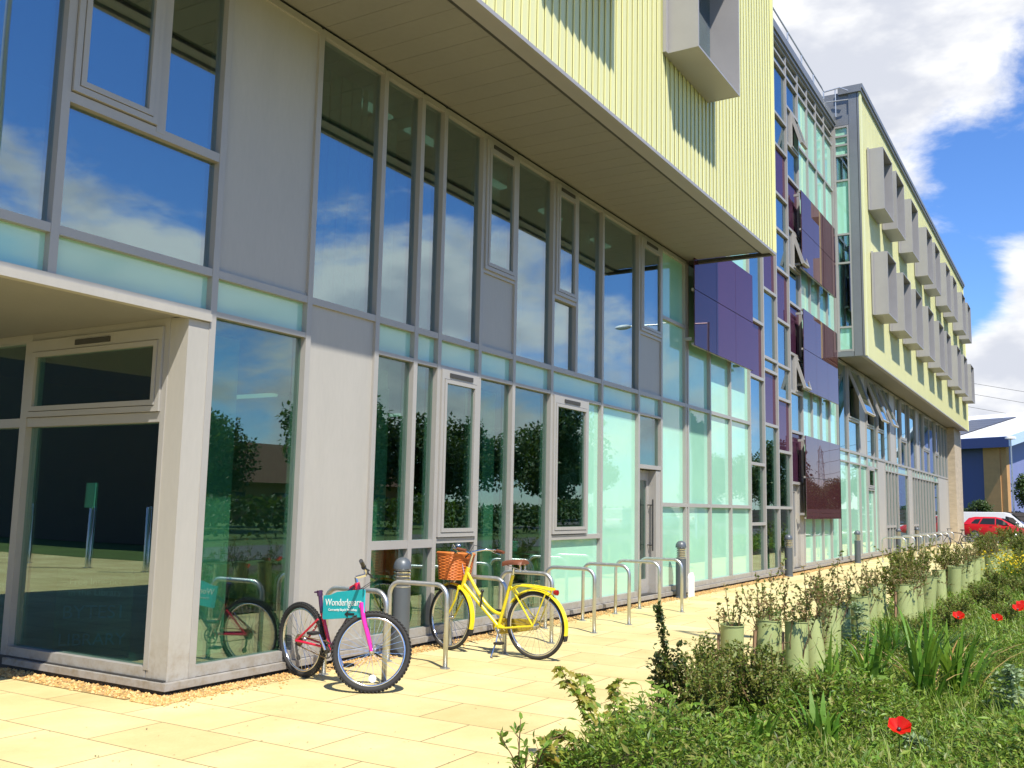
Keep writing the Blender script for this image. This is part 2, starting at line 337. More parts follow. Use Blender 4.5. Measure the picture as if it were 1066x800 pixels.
def casement(x0,x1,z0,z1,P=F,vent=True,tilt=0,kind='vision'):
    # opening light: outer ring, sash ring, pane, trickle vent; tilt swings the foot of the sash outward
    b=MB(); w=.05
    for a in ((x0,x0+w,z0,z1),(x1-w,x1,z0,z1),(x0+w,x1-w,z0,z0+w),(x0+w,x1-w,z1-w*(2.2 if vent else 1),z1)): P.box(b,a[0],a[1],-.022,.1,a[2],a[3])
    o=b.build('casement',M['frame'],B)
    b=MB(); i=.056; a0,a1,b0,b1=x0+i,x1-i,z0+i,z1-(w*2.2+.006 if vent else i); w=.045
    for a in ((a0,a0+w,b0,b1),(a1-w,a1,b0,b1),(a0+w,a1-w,b0,b0+w),(a0+w,a1-w,b1-w,b1)): P.box(b,a[0],a[1],-.03,.05,a[2],a[3])
    g=MB(); P.box(g,a0+w-.01,a1-w+.01,.0,.022,b0+w-.01,b1-w+.01)
    if tilt:
        piv=Matrix.Translation((0,P.c,b1))@Matrix.Rotation(rad(-tilt),4,'X')@Matrix.Translation((0,-P.c,-b1))
        b.xf(piv); g.xf(piv)
    b.build('sash',M['frame'],o); g.build('pane',M[kind],o)
    if vent:
        v=MB(); xm=(x0+x1)/2; vw=min(.25,(x1-x0)*.32); P.box(v,xm-vw,xm+vw,-.034,-.02,z1-.085,z1-.035); v.build('trickle_vent',M['dark'],o)
    return o
T0,T1=3.515,3.585       # floor transom (centre 3.58)
ZT=3.58; HB=.2; ZS=3.22; HT=6.42
# ---- left block
fr=MB()
XS={'A':4.24,'B':5.12,'C':5.79,'D':7.0,'E':8.07,'F':8.78,'G':9.25,'H':10.14,'I':11.0,'J':12.08,'K':12.84,'L':13.77,'M':15.25,'N':16.29,'O':17.66,'P':18.96,'Q':20.30,'R':21.74}
m=MW
for k in 'D E F G H I J L M N O'.split(): mull(fr,XS[k],.108,HT)
mull(fr,XS['K'],ZT,HT)
for x in (-8.6,-7.0,-5.4,-3.8,-2.2,-.6,1.0,2.6): mull(fr,x,3.18,HT)
mull(fr,XS['A'],3.18,HT); mull(fr,XS['B'],4.63,HT,w=.09); mull(fr,XS['C'],.108,HT)
for k in 'PQR': mull(fr,XS[k],.108,HT if k!='R' else 14.1)
mull(fr,17.52,.108,HT,w=.05)
def hz(keys,z,h=.07):
    ks=keys.split()
    for a,b_ in zip(ks,ks[1:]): trans(fr,XS[a],XS[b_]-m,z,h)
xl=[-8.6,-7.0,-5.4,-3.8,-2.2,-.6,1.0,2.6,4.24]
for a,b_ in zip(xl,xl[1:]):
    trans(fr,a,b_-m,ZT); pane('vision',a,b_-m,ZT+.035,HT-.04); pane('mintd',a,b_-m,3.24,ZT-.035); trans(fr,a,b_-m,HT-.02)
trans(fr,4.24,XS['C']-m,ZT)
trans(fr,4.24,XS['C']-m,4.63,.08)
hz('C D E F G H I J L M N O',ZT); hz('O P Q R',ZT)
trans(fr,4.24,XS['B']-.09,HT-.02); trans(fr,XS['B'],XS['C']-m,HT-.02); hz('C D E F G H I J K L M N O',HT-.02)
hz('C D',ZS,.05)
for a,b_ in zip('EFGHIJ','FGHIJL'): trans(fr,XS[a],XS[b_]-m,ZS,.045)
hz('L M',ZS,.04); hz('M N',ZS,.04)
hz('E F G',1.14,.09); hz('G H',1.17,.06); hz('J L',1.15,.07)
hz('N O P Q R',1.665); hz('M N',2.31,.07); hz('N O',5.11,.06)
# sill rail + plinth
for a,b_ in zip('C D E F G H I J L M'.split(),'D E F G H I J L M'.split()): trans(fr,XS[a],XS[b_]-m,.155,.09)
hz('N O P Q R',.155,.09)
pane('vision',4.24,XS['C']-m,ZT+.035,4.59); casement(4.245,XS['B']-.095,4.68,HT-.06,vent=False); pane('vision',XS['B'],XS['C']-m,4.67,HT-.05)
pane('mintd',4.24,XS['C']-m,3.24,ZT-.035)
def seg(a,b_): return XS[a],XS[b_]-m
pane('panel',*seg('C','D'),ZT+.035,HT-.05,d=.03); pane('mintd',*seg('C','D'),ZS+.025,ZT-.035); pane('clear',*seg('C','D'),HB,ZS-.025)
pane('vision',*seg('D','E'),ZT+.035,HT-.05); pane('panel',*seg('D','E'),HB,ZT-.035,d=.03)
for a,b_ in ('EF','FG','GH','IJ','KL','LM'): pane('vision',*seg(a,b_),ZT+.035,HT-.05)
for a,b_ in ('EF','FG','GH','HI','IJ','JL','LM','MN'): pane('mintd',*seg(a,b_),ZS+.022,ZT-.035)
for a,b_ in ('EF','FG'): pane('clear',*seg(a,b_),1.185,ZS-.022); pane('clear',*seg(a,b_),HB,1.095)
x0,x1=seg('G','H'); casement(x0+.005,x1-.005,1.21,ZS-.025,kind='clear'); pane('clear',x0,x1,HB,1.14)
for a,b_ in ('HI','IJ'): pane('clear',*seg(a,b_),HB,ZS-.022)
x0,x1=seg('H','I'); casement(x0+.005,x1-.005,4.62,HT-.06); pane('panel',x0,x1,ZT+.035,4.58,d=.03); trans(fr,x0,x1,4.60,.05)
x0,x1=seg('J','K'); casement(x0+.005,x1-.005,4.68,HT-.06); pane('vision',x0,x1,ZT+.035,4.62); trans(fr,x0,x1,4.65,.06)
x0,x1=seg('M','N'); casement(x0+.005,x1-.005,4.68,HT-.06); pane('panel',x0,x1,ZT+.035,4.62,d=.03); trans(fr,x0,x1,4.65,.06)
x0,x1=seg('J','L'); casement(x0+.005,13.2,1.2,ZS-.025,kind='clear'); mull(fr,13.25,1.19,ZS,w=.05); pane('mint',13.25,x1,1.19,ZS-.022); pane('mint',x0,x1,HB,1.11)
pane('mint',*seg('L','M'),HB,ZS-.02)
pane('clear',*seg('M','N'),2.35,ZS-.02)
for a,b_ in ('NO','OP','PQ','QR'):
    x0,x1=seg(a,b_)
    if a=='N': x1=17.47
    pane('mint',x0,x1,HB,1.63); pane('mint',x0,x1,1.70,ZT-.035)
    if a=='N': pane('mint',x0,x1,ZT+.035,5.08); pane('mint',x0,x1,5.14,HT-.05)
    else: pane('mint',x0,x1,ZT+.035,HT)
pane('panel',17.52,XS['O']-m,.2,HT,d=.03)
# door M-N (leaf set back in its reveal)
x0,x1=seg('M','N')
d=MB()
for a in ((x0,x0+.11,.12,2.26),(x1-.30,x1-.2,.12,2.26),(x0+.11,x1-.30,.12,.36),(x0+.11,x1-.30,2.08,2.26)): d.box(a[0],a[1],FY+.16,FY+.21,a[2],a[3])
d.box(x1-.2,x1,FY+.02,FY+.30,.1,2.26)
door=d.build('door',M['frame'],B); door['label']='narrow glazed door in a grey frame'
g=MB(); g.box(x0+.10,x1-.29,FY+.18,FY+.2,.34,2.1); g.build('pane',M['clear'],door)
h=MB(); hx=x1-.25
h.tube([(hx,FY+.06,.85),(hx,FY+.06,1.75)],.014,8); h.tube([(hx,FY+.06,.95),(hx,FY+.17,.95)],.01,6); h.tube([(hx,FY+.06,1.65),(hx,FY+.17,1.65)],.01,6); h.build('handle',M['black'],door)
# corner pier and return wall of the entrance recess
cp=MB(); cp.box(5.497,5.72,FY+.006,FY+.26,.107,3.13); cp.build('corner_column',M['panel'],B)
rt=MB()
LR.box(rt,6.73,6.79,0,.15,.18,3.16); LR.box(rt,8.70,8.80,0,.15,.1,3.16); LR.box(rt,10.4,10.5,0,.15,.1,3.16)
for a,b_ in ((6.79,8.70),(8.80,10.4)):
    LR.box(rt,a-.02,b_+.02,.004,.14,2.25,2.335); LR.box(rt,a-.02,b_+.02,.004,.14,3.08,3.16)
LR.box(rt,6.77,8.72,.004,.14,.11,.2)
LR.box(rt,6.51,6.75,.008,.14,3.05,3.15); LR.box(rt,6.51,6.75,.008,.14,.115,.186)
rt.build('return_wall_frame',M['frame'],B)
pane('clear',6.79,8.70,.2,2.25,LR); casement(6.795,8.695,2.34,3.08,LR,kind='clear'); pane('clear',8.80,10.4,.14,2.25,LR); pane('clear',8.80,10.4,2.335,3.08,LR)
# plinth flashing and dark recess below
pl=MB()
pl.box(5.44,31.2,FY-.05,FY+.1,.045,.105); pl.box(5.44,5.6,FY+.1,8.68,.046,.104)
pl.build('plinth_flashing',M['frame'],B)
pd=MB(); pd.box(5.47,62,FY+.012,FY+.2,0,.12); pd.box(5.475,5.6,FY+.2,10.5,0,.118); pd.build('plinth_course',M['dark'],B)
# canopy over the recess
cn=MB(); cn.box(-9,5.716,FY-.03,FY+.05,3.135,3.2); cn.box(-9,5.718,FY-.012,FY+.05,3.2,3.238); cn.build('canopy_fascia',M['panel'],B)
cs=MB(); cs.box(-9,5.48,FY+.06,10.5,3.15,3.2); cs.build('canopy_soffit',M['soffit'],B)
fr.build('curtain_wall_frame',M['frame'],B)
# ---- stair tower: staggered cells
tf=MB(); cols=[(21.74,22.92),(22.92,24.13),(24.13,25.38),(25.38,26.65)]
for x in (22.92,24.13,25.38): mull(tf,x,.108,14.1)
mull(tf,26.65,.108,14.1,w=.09)
cells=[[(.2,'clear'),(1.28,'clear'),(2.67,'vision'),(4.73,'purple'),(6.09,'vision'),(8.3,'purple'),(9.6,'vision'),(11.3,'vision'),(13.5,None)],
       [(.2,'clear'),(1.67,'clear'),(3.68,'purple'),(5.02,'vision'),(5.33,'vision'),(7.05,'purple'),(8.5,'vision'),(10.4,'purple'),(11.7,'vision'),(13.5,None)],
       [(.2,'clear'),(1.67,'clear'),(3.09,'purple'),(4.44,'vision'),(5.31,'vision'),(6.49,'purple'),(7.84,'vision'),(8.9,'vision'),(9.86,'purple'),(11.19,'vision'),(12.06,'vision'),(13.5,None)],
       [(2.33,'purple'),(3.69,'vision'),(4.76,'cas'),(5.78,'purple'),(7.17,'vision'),(8.19,'cas'),(9.22,'purple'),(10.67,'vision'),(11.62,'cas'),(12.68,'vision'),(13.5,None)]]
for (xa,xb),cl in zip(cols,cells):
    xb-=m if xb<26 else .09
    for (z0,k),(z1,_) in zip(cl,cl[1:]):
        trans(tf,xa,xb,z0 if z0>.3 else .155,.07 if z0>.3 else .09)
        if k=='cas':
            xm=xa+(xb-xa)*.36; mull(tf,xm+.03,z0,z1,w=.05); pane('grey',xa,xm-.02,z0+.035,z1-.035); casement(xm+.03,xb-.005,z0+.03,z1-.03,vent=False,tilt=17)
        else: pane(k,xa,xb,z0+.035 if z0>.3 else .2,z1-.035)
    trans(tf,xa,xb,13.5)
# door at the foot of column U-V
d=MB(); d.box(25.40,25.58,FY+.1,FY+.16,.1,2.29); d.box(25.98,26.16,FY+.1,FY+.16,.1,2.29); d.box(25.58,25.98,FY+.1,FY+.16,.1,.4); d.box(25.58,25.98,FY+.1,FY+.16,2.1,2.29); d.box(26.16,26.56,FY+.02,FY+.3,.1,2.29)
dd=d.build('door',M['panel'],B); dd['label']='slim cream door at the foot of the stair tower'
g=MB(); g.box(25.57,25.99,FY+.12,FY+.14,.39,2.11); g.build('pane',M['grey'],dd)
xt=[26.65,27.75,28.85,29.95,31.13]
for x in xt[1:-1]: mull(tf,x,.108,14.1)
mull(tf,31.2,.108,14.1)
for a,b_ in zip(xt,xt[1:]):
    for z in (ZT,7.1,10.6,11.95,13.5): trans(tf,a,b_-m,z)
    trans(tf,a,b_-m,.155,.09)
    pane('mint',a,b_-m,.2,ZT-.04); pane('mint',a,b_-m,ZT+.035,7.06); pane('mint',a,b_-m,7.14,10.56); pane('mint',a,b_-m,10.64,11.91); pane('mint',a,b_-m,11.99,13.46)
xc=[17.72,18.96,20.3,21.74,22.92,24.13,25.38,26.65,27.75,28.85,29.95,31.13]
for x in (18.96,20.3): mull(tf,x,6.6,14.1)
for a,b_ in zip(xc,xc[1:]):
    trans(tf,a,b_-m,13.82,.06); trans(tf,a,b_-m,14.1,.07)
    pane('vision',a,b_-m,13.54,13.79); pane('vision',a,b_-m,13.85,14.06)
for a,b_ in zip(xc[:3],xc[1:4]):
    trans(tf,a,b_-m,10.6); trans(tf,a,b_-m,HT+.1); pane('mint',a,b_-m,HT+.14,10.56); pane('vision',a,b_-m,10.64,13.46)
tf.build('curtain_wall_frame',M['frame'],B)
cpg=MB(); cpg.box(17.72,31.25,FY-.06,FY+.5,14.14,14.24); cpg.box(17.72,31.25,FY-.1,FY+.55,14.24,14.46); cpg.build('roof_coping',M['grey'],B)
# projecting tinted screens: two rows of glass on a thin rail, per storey
def screen(x0,x1,z0,z1,n,kind):
    y=FY-.2; zm=(z0+z1)/2; b=MB(); w=(x1-x0)/n
    for i in range(n):
        for a,c in ((z0,zm-.008),(zm+.008,z1)): b.box(x0+i*w+.006,x0+(i+1)*w-.006,y,y+.02,a,c)
    o=b.build('glass_screen',M[kind],B); o['label']='dark purple glass screen held off the wall'
    r=MB(); r.box(x0,x1,y+.024,y+.07,z0+.004,z0+.05); r.box(x0,x1,y+.024,y+.07,zm-.025,zm+.025); r.box(x0,x1,y+.024,y+.07,z1-.05,z1-.004)
    for i in range(n+1):
        xx=min(x1-.05,x0+i*w); r.box(xx,xx+.05,y+.07,FY+.01,z0+.1,z0+.16); r.box(xx,xx+.05,y+.07,FY+.01,z1-.16,z1-.1)
    r.build('bracket_rail',M['frame'],o)
screen(17.45,21.3,4.74,6.95,3,'purple')
for z in (1.39,4.86,8.2): screen(26.0,30.2,z,z+2.22,3,'brown')
# return wall of the right wing (faces the camera)
tr=MB()
for y in (6.46,6.02): TR.box(tr,y-.035,y+.035,0,.14,6.66,14.15)
ys=(6.055,6.425)
for z in (6.7,7.45,9.55,10.5,12.3,13.15,13.5,13.8,14.12): TR.box(tr,ys[0]-.01,ys[1]+.01,.004,.13,z-.03,z+.03)
tr.build('return_wall_frame',M['frame'],B)
for (z0,z1,k) in ((6.73,7.42,'mint'),(7.48,9.52,'vision'),(9.58,10.47,'vision'),(10.53,12.27,'mint'),(12.33,13.12,'vision'),(13.18,13.47,'mint'),(13.53,13.77,'mint'),(13.83,14.09,'mint')): pane(k,ys[0],ys[1],z0,z1,TR)
gr=MB(); TR.box(gr,5.66,5.985,-.012,.3,6.5,15.3); TR.box(gr,5.985,6.5,0,.3,14.16,14.5); TR.box(gr,6.0,6.5,.0,.3,6.5,6.66); gr.build('metal_panel',M['grey'],B)
tg=MB(); TR.box(tg,5.715,5.73,-.016,.0,6.52,15.3); tg.build('panel_joint',M['gasket'],B)
# ------------------------------------------------------------------ cladding, soffits, wing
def cladding(x0,x1,y,z0,z1,depth,pitch=.17):
    b=MB(); x=x0
    while x<x1-.01:
        xe=min(x+pitch,x1)
        b.prism([(x,y-depth),(xe+.004,y),(xe+.004,y+.010),(x,y-depth+depth*.62)],'z',z0,z1); x+=pitch
    return b.build('cladding',M['yellow'],B)
cladding(1.5,17.70,4.834,6.455,15.3,.026)
cladding(31.42,62.56,5.650,6.50,15.34,.012)
for a in ((17.70,17.75,4.78,4.9,6.45,15.32),(31.2,31.42,5.61,5.66,6.5,15.34),(62.56,62.62,5.61,5.70,6.5,15.34)): ct=MB(); ct.box(*a); ct.build('corner_trim',M['yellow'],B)
cb=MB(); cb.box(1.5,17.7,4.8455,4.8458,6.5,15.25); cb.build('cladding_backing',M['yellow'],B); ub=MB(); ub.box(1.5,17.72,4.8465,10.6,6.52,15.25); ub.box(6.5,17.72,10.6,16,6.521,15.25); ub.build('upper_storey_wall',M['grey'],B)
cb=MB(); cb.box(31.4,62.55,5.662,5.6655,6.53,15.3); cb.build('cladding_backing',M['yellow'],B); wb=MB(); wb.box(31.24,62.56,5.666,5.985,6.54,15.3); wb.box(33,62.56,5.99,16,6.541,15.3); wb.box(31.24,33,12.5,16,6.541,15.3); wb.box(31.24,33,5.99,12.5,14.3,15.3); wb.build('upper_storey_wall',M['grey'],B)
lb=MB(); lb.box(17.74,31.2,12.5,16,.1,14.3); lb.build('rear_wall',M['grey'],B)
# drip trims under the cladding
dt=MB(); dt.box(1.5,17.74,4.785,4.845,6.405,6.452); dt.box(1.5,17.735,4.86,5.03,6.44,6.50); dt.build('drip_trim',M['hood'],B)
dk=MB(); dk.box(1.5,17.72,5.03,5.10,6.475,6.51); dk.box(1.5,17.72,4.845,4.86,6.46,6.51); dk.box(17.64,17.74,4.86,FY+.0,6.40,6.468); dk.build('shadow_gap',M['dark'],B)
def soffit(x0,x1,y0,y1,z,pitch):
    b=MB(); x=x0
    while x<x1-.02:
        xe=min(x+pitch,x1); b.box(x+.003,xe-.003,y0,y1,z,z+.03); x+=pitch
    o=b.build('soffit_boards',M['soffit'],B); k=MB(); k.box(x0,x1,y0,y1,z+.03,z+.045); k.build('soffit_backing',M['dark'],B); return o
soffit(1.55,17.64,5.10,FY+.02,6.47,.3215)
wd=MB(); wd.box(31.22,62.6,5.625,5.70,6.455,6.498); wd.box(31.22,62.6,5.70,5.79,6.48,6.52); wd.build('drip_trim',M['hood'],B)
soffit(31.22,62.5,5.80,FY+.02,6.51,.6)
wc=MB(); wc.box(31.12,62.7,5.53,6.3,15.30,15.44); wc.box(31.12,62.7,5.57,6.3,15.20,15.30); wc.build('roof_coping',M['grey'],B)
lc=MB(); lc.box(1.4,17.82,4.72,5.5,15.25,15.42); lc.build('roof_coping',M['grey'],B)
# window hoods: deep open metal boxes standing off the cladding
def hood(x0,x1,y,z0,z1,dep=.5):
    t=.03; b=MB(); f=y-dep
    b.box(x0,x0+t,f,y+.02,z0,z1); b.box(x1-t,x1,f,y+.02,z0,z1); b.box(x0+t,x1-t,f+.002,y+.02,z0+.002,z0+t); b.box(x0+t,x1-t,f+.002,y+.02,z1-t,z1-.002)
    b.box(x0-.07,x0-.002,y-.05,y,z0,z1+.03)
    o=b.build('window_hood',M['hood'],B)
    g=MB(); g.box(x0+.05,x1-.05,y-.04,y-.02,z0+.05,z1-.05); g.build('pane',M['vision'],o)
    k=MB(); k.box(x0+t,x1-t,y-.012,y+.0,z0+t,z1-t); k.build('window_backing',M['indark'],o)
for x in (3.5,8.2,12.1): 
    for z in (7.99,11.5): hood(x,x+1.88,4.8,z,z+2.1)
for row,z in (([32.24,34.80,38.29,42.47,45.13,49.11,52.04,56.2,59.2],11.5),([32.46,35.70,38.62,42.08,45.56,48.33,52.71,55.94,59.7],8.02)):
    for x in row: hood(x,x+1.75,5.62,z,z+2.1)
# ---- wing: glazing under the overhang
wf=MB()
W1=[31.2,32.65,34.45,35.72,37.15,37.9,39.25,40.65,42.0,43.25,44.8,45.8,47.7,48.7,50.05,52.1,54.45,55.55,57.0,58.3,59.6]
kind1='v c P c v c v P v c v v P v c v c v v v'.split()
for x in W1: mull(wf,x,ZT if x>31.3 else .108,6.46,w=.08)
for a,b_,k in zip(W1,W1[1:],kind1):
    b_-=.08; trans(wf,a,b_,ZT,.08); trans(wf,a,b_,6.43,.07)
    if k=='P': pane('panel',a,b_,ZT+.04,6.40,d=.03)
    elif k=='v': pane('vision',a,b_,ZT+.04,6.40)
    else:
        trans(wf,a,b_,4.66,.07); pane('vision',a,b_,ZT+.04,4.62); casement(a+.01,b_-.01,4.70,6.40,vent=False,tilt=20 if a<38 else 0)
W0=[31.2,32.65,34.45,35.75,37.0,37.75,39.35,40.05,40.75,41.5,42.3,45.0,46.2,46.9,47.7,48.6,49.5,50.5,51.5,52.5,53.5,55.3,59.6]
kind0='m m m s m P n n n v v P n n v v v v v v v P'.split()
for x in W0[1:]: mull(wf,x,.108,ZT,w=.08)
for a,b_,k in zip(W0,W0[1:],kind0):
    b_-=.08; trans(wf,a,b_,.155,.09); 
    if k!='P': trans(wf,a,b_,ZS,.05); pane('mintd',a,b_,ZS+.025,ZT-.04)
    if k=='P': pane('panel',a,b_,.2,ZT-.04,d=.03)
    elif k=='m': pane('mint',a,b_,.2,ZS-.025)
    elif k=='s': trans(wf,a,b_,2.42,.08); casement(a+.01,b_-.01,2.46,ZS-.03,vent=False,kind='clear'); pane('mint',a,b_,.2,2.38)
    elif k=='v': pane('clear',a,b_,.2,ZS-.025)
    else: trans(wf,a,b_,1.06,.09); pane('clear',a,b_,1.11,ZS-.025); pane('clear',a,b_,.2,1.01)
wf.build('curtain_wall_frame',M['frame'],B)
pf=MB(); pf.box(31.2,59.6,FY-.05,FY+.1,.046,.106); pf.build('plinth_flashing',M['frame'],B)
pr=MB(); pr.box(59.62,63.1,6.12,9,0,6.49); pr.build('concrete_pier',M['concrete'],B)
# ---- interior
ins=MB()
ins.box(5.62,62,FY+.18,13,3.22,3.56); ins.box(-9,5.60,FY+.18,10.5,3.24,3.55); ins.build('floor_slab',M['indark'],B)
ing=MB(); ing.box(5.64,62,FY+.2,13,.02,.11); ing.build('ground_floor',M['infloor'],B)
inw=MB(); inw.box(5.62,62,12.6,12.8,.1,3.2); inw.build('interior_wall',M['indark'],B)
inw=MB(); inw.box(5.62,62,10.4,10.6,3.58,6.5); inw.box(-9,5.60,10.3,10.5,3.56,6.5); inw.box(-9.02,-8.9,FY+.1,10.3,3.2,6.5); inw.build('interior_wall',M['inwall'],B)
inc=MB(); inc.box(-9,31.2,FY+.17,12,6.44,6.5); inc.box(31.3,62,FY+.17,12,6.5,6.53); inc.build('interior_ceiling',M['inwall'],B)
for x0,x1 in ((17.8,17.95),): 
    k=MB(); k.box(x0,x1,FY+.3,12.5,.1,6.4); k.build('partition_wall',M['incol'],B)
for z in (10.0,):
    k=MB(); k.box(17.8,31.1,FY+.2,12.5,z,z+.35); k.build('floor_slab',M['indark'],B)
k=MB(); k.box(17.8,31.1,12.2,12.4,6.5,14.2); k.build('interior_wall',M['inwall'],B)
k=MB(); k.box(17.74,31.3,FY+.3,16,14.1,14.3); k.build('tower_roof',M['grey'],B)
for x in (6.55,9.0,11.55,14.6,20.5,33.5,39,45,51,57):
    for y,z0,z1 in ((7.35,.1,3.22),(7.35,3.57,6.44)):
        k=MB(); k.box(x,x+.32,y,y+.32,z0,z1); k.build('interior_column',M['incol'],B)
for x in (10.6,):  # lobby partition seen through the ground floor glass
    k=MB(); k.box(x,x+.1,8.4,12.6,.1,3.2); k.build('partition_wall',M['incol'],B)
for x,y in ((7.1,7.1),(8.3,7.1),(9.3,7.1),(11.2,7.2),(13.0,7.2),(14.9,7.2),(2.0,7.6),(4.6,7.6)):
    k=MB(); k.box(x,x+.62,y,y+.12,6.30,6.34); k.build('ceiling_lamp',M['lamp'],B)
for x,y in ((9.5,9.5),(12.5,9.5)):
    k=MB(); k.box(x,x+.12,y,y+1.1,3.02,3.06); k.build('ceiling_lamp',M['lamp'],B)
bl=MB()
for i in range(11):
    x=7.02+i*.088; a=.5; bl.box(x,x+.08,FY+.22+.02*(i%2),FY+.225+.02*(i%2),3.62,6.2)
bl.build('vertical_blind',pm('blind_cloth',(.42,.52,.42),.8),B)
bt=MB(); bt.box(6.05,6.5,FY+.3,FY+.36,3.6,6.4); bt.build('window_post',M['incol'],B)
# roof guard rail on the tower
gr=MB(); yr=6.7; zr=15.33
gr.tube([(17.9,yr,zr),(30.6,yr,zr)],.024,8); gr.tube([(30.6,yr,zr),(30.95,yr,zr-.02),(31.0,6.2,zr+.05),(31.02,5.95,zr-.1)],.022,8); gr.tube([(30.95,yr,14.95),(31.02,5.95,14.93)],.02,8); gr.tube([(17.9,yr,14.95),(22.0,yr,14.95)],.016,6)
gr.build('guard_rail',M['steel'],B)
gp=MB()
for x in (18.2,20.4,22.6,24.8,26.4,28.0,29.5,30.9): gp.tube([(x,yr,14.4),(x,yr,zr)],.021,8)
gp.tube([(31.0,6.35,14.4),(31.0,6.35,zr)],.02,8)
gp.build('guard_rail_post',M['steel'],B)
# things inside the ground floor
def simple(mb,name,mat,label,cat,**k): return tag(mb.build(name,mat,**k),label,cat)
o=MB(); o.box(10.72,10.78,7.3,8.35,.11,1.62); o.box(10.7,10.8,7.3,7.36,.11,1.66); o.box(10.7,10.8,8.29,8.35,.11,1.66)
simple(o,'display_board',pm('orange_board',(.62,.30,.03),.6),'orange display board standing behind the ground floor glass','display board')
o=MB(); o.box(12.2,13.0,7.2,7.7,.11,.14); o.box(12.2,13.0,7.2,7.7,.82,.86); o.box(12.22,12.27,7.22,7.68,.14,.82); o.box(12.93,12.98,7.22,7.68,.14,.82); 
simple(o,'side_table',M['inwall'],'small table standing behind the lower panes near the window with mint panel','table')
o=MB(); o.lathe([(.10,0),(.14,.06),(.16,.2),(.155,.21),(.12,.08)],14,c=(12.5,7.4,.86)); 
simple(o,'blue_bowl',pm('blue_bowl_paint',(.1,.45,.55),.4),'blue bowl on the table behind the window','bowl')
# A-board inside the return glass
t=thing('notice_board','black chalk notice board with blue and white lettering inside the corner glass','notice board',(5.86,7.98,.11),rad(-42))
b=MB(); b.box(-.30,.30,-.012,.012,.03,.78); b.build('board',pm('chalkboard',(.012,.013,.016),.6),t,local=True)
b=MB()
for x in (-.33,.30): b.box(x,x+.03,-.02,.02,0,.82)
b.box(-.30,.30,-.019,.019,.78,.81); b.build('board_frame',M['black'],t,local=True)
def text(body,size,mat,parent,loc,rot,name='lettering',ext=.001,xs=1):
    cu=bpy.data.curves.new(name,'FONT'); cu.body=body; cu.size=size; cu.align_x='CENTER'; cu.align_y='CENTER'; cu.extrude=ext
    o=bpy.data.objects.new('t',cu); C.objects.link(o); dg=bpy.context.evaluated_depsgraph_get(); me=bpy.data.meshes.new_from_object(o.evaluated_get(dg)); bpy.data.objects.remove(o)
    me.materials.clear(); me.materials.append(mat); n=bpy.data.objects.new(name,me); C.objects.link(n); n.parent=parent; n.location=loc; n.rotation_euler=rot; n.scale=(xs,1,1); return n
mb_=pm('blue_chalk',(.02,.12,.26),.8); mw_=pm('white_chalk',(.25,.28,.26),.8)
for s_,z,sz,mt in (('Free Internet',.70,.085,mw_),('in the Library',.60,.085,mw_),('BYTES1',.42,.17,mb_),('LIBRARY',.17,.155,mb_)):
    text(s_,sz,mt,t,(0,-.016,z),(rad(90),0,0))
# ------------------------------------------------------------------ bike stands and bollards
def arc(cx,cz,r,a0,a1,n=6): return [(cx+r*math.cos(a0+(a1-a0)*i/n),cz+r*math.sin(a0+(a1-a0)*i/n)) for i in range(n+1)]
def stand(label,x,y0,y1,h,grp):
    t=thing('bike_stand',label,'bike stand',(x,(y0+y1)/2,0),0,grp); w=(y1-y0)/2; r=.13
    pts=[(-w,0)]+arc(-w+r,h-r,r,math.pi,math.pi/2)+arc(w-r,h-r,r,math.pi/2,0)+[(w,0)]
    b=MB(); b.tube([(0,p,z) for p,z in pts],.024,12); b.build('hoop',M['steel'],t,smooth=True,local=True)
    for s_ in (-w,w):
        b=MB(); b.lathe([(.05,0),(.05,.006),(.026,.010)],14,c=(0,s_,0)); b.build('foot_ring',M['steel'],t,local=True)
    return t
near=['first steel bike stand by the glass corner, behind the red and pink bicycle','second steel bike stand, between the red bicycle and the yellow bicycle','steel bike stand at the left of the yellow bicycle, across its front wheel','steel bike stand standing right behind the rear wheel of the yellow bicycle','steel bike stand just right of the yellow bicycle, first of the four empty ones','second empty steel bike stand to the right of the yellow bicycle','third empty steel bike stand to the right of the yellow bicycle','last near steel bike stand, in front of the dark bollard beside the door']
nx_=[7.0,7.96,9.08,10.15,11.30,12.40,13.51,14.43]
s0=stand(near[0],nx_[0],5.44,6.15,.80,'bike stands near the corner')
for x,l in list(zip(nx_,near))[1:]: dup(s0,(x,5.795 if x>7.2 else 5.79,0),0,l)
far_=['far bike stand, nearest of the far row beyond the stair tower','second far bike stand beyond the stair tower','third far bike stand beyond the stair tower','fourth far bike stand, midway along the far row','fifth far bike stand, just past the middle of the far row','sixth far bike stand, third from the concrete pier end','seventh far bike stand, second from the concrete pier end','far bike stand with a dark bicycle beside it, nearest the concrete pier']
for i,l in enumerate(far_):
    o=dup(s0,(33.2+i*1.9,5.3,0),0,l); o['group']='far bike stands by the wing'
def bollard(x,y,label):
    t=thing('bollard_light',label,'bollard light',(x,y,0),0,'bollard lights along the glass wall')
    b=MB(); b.lathe([(.105,0),(.105,.02),(.095,.03),(.095,.70),(.088,.705)],24); autosmooth(b.build('post',M['bollard'],t,local=True))
    b=MB(); b.lathe([(.072,.70),(.072,.9)],20); autosmooth(b.build('lens',pm('lens_glass',(.62,.60,.55),.25),t,local=True))
    for i in range(5):
        z=.715+i*.038; b=MB(); b.lathe([(.070,z),(.094,z-.008),(.096,z+.002),(.072,z+.016)],22); autosmooth(b.build('louvre',M['chrome'] if i else M['steel'],t,local=True))
    b=MB(); b.lathe([(.092,.895),(.098,.90),(.098,.925),(.088,.965),(.066,.998),(.035,1.017),(.001,1.022)],24); autosmooth(b.build('cap',M['bollard'],t,local=True)); return t
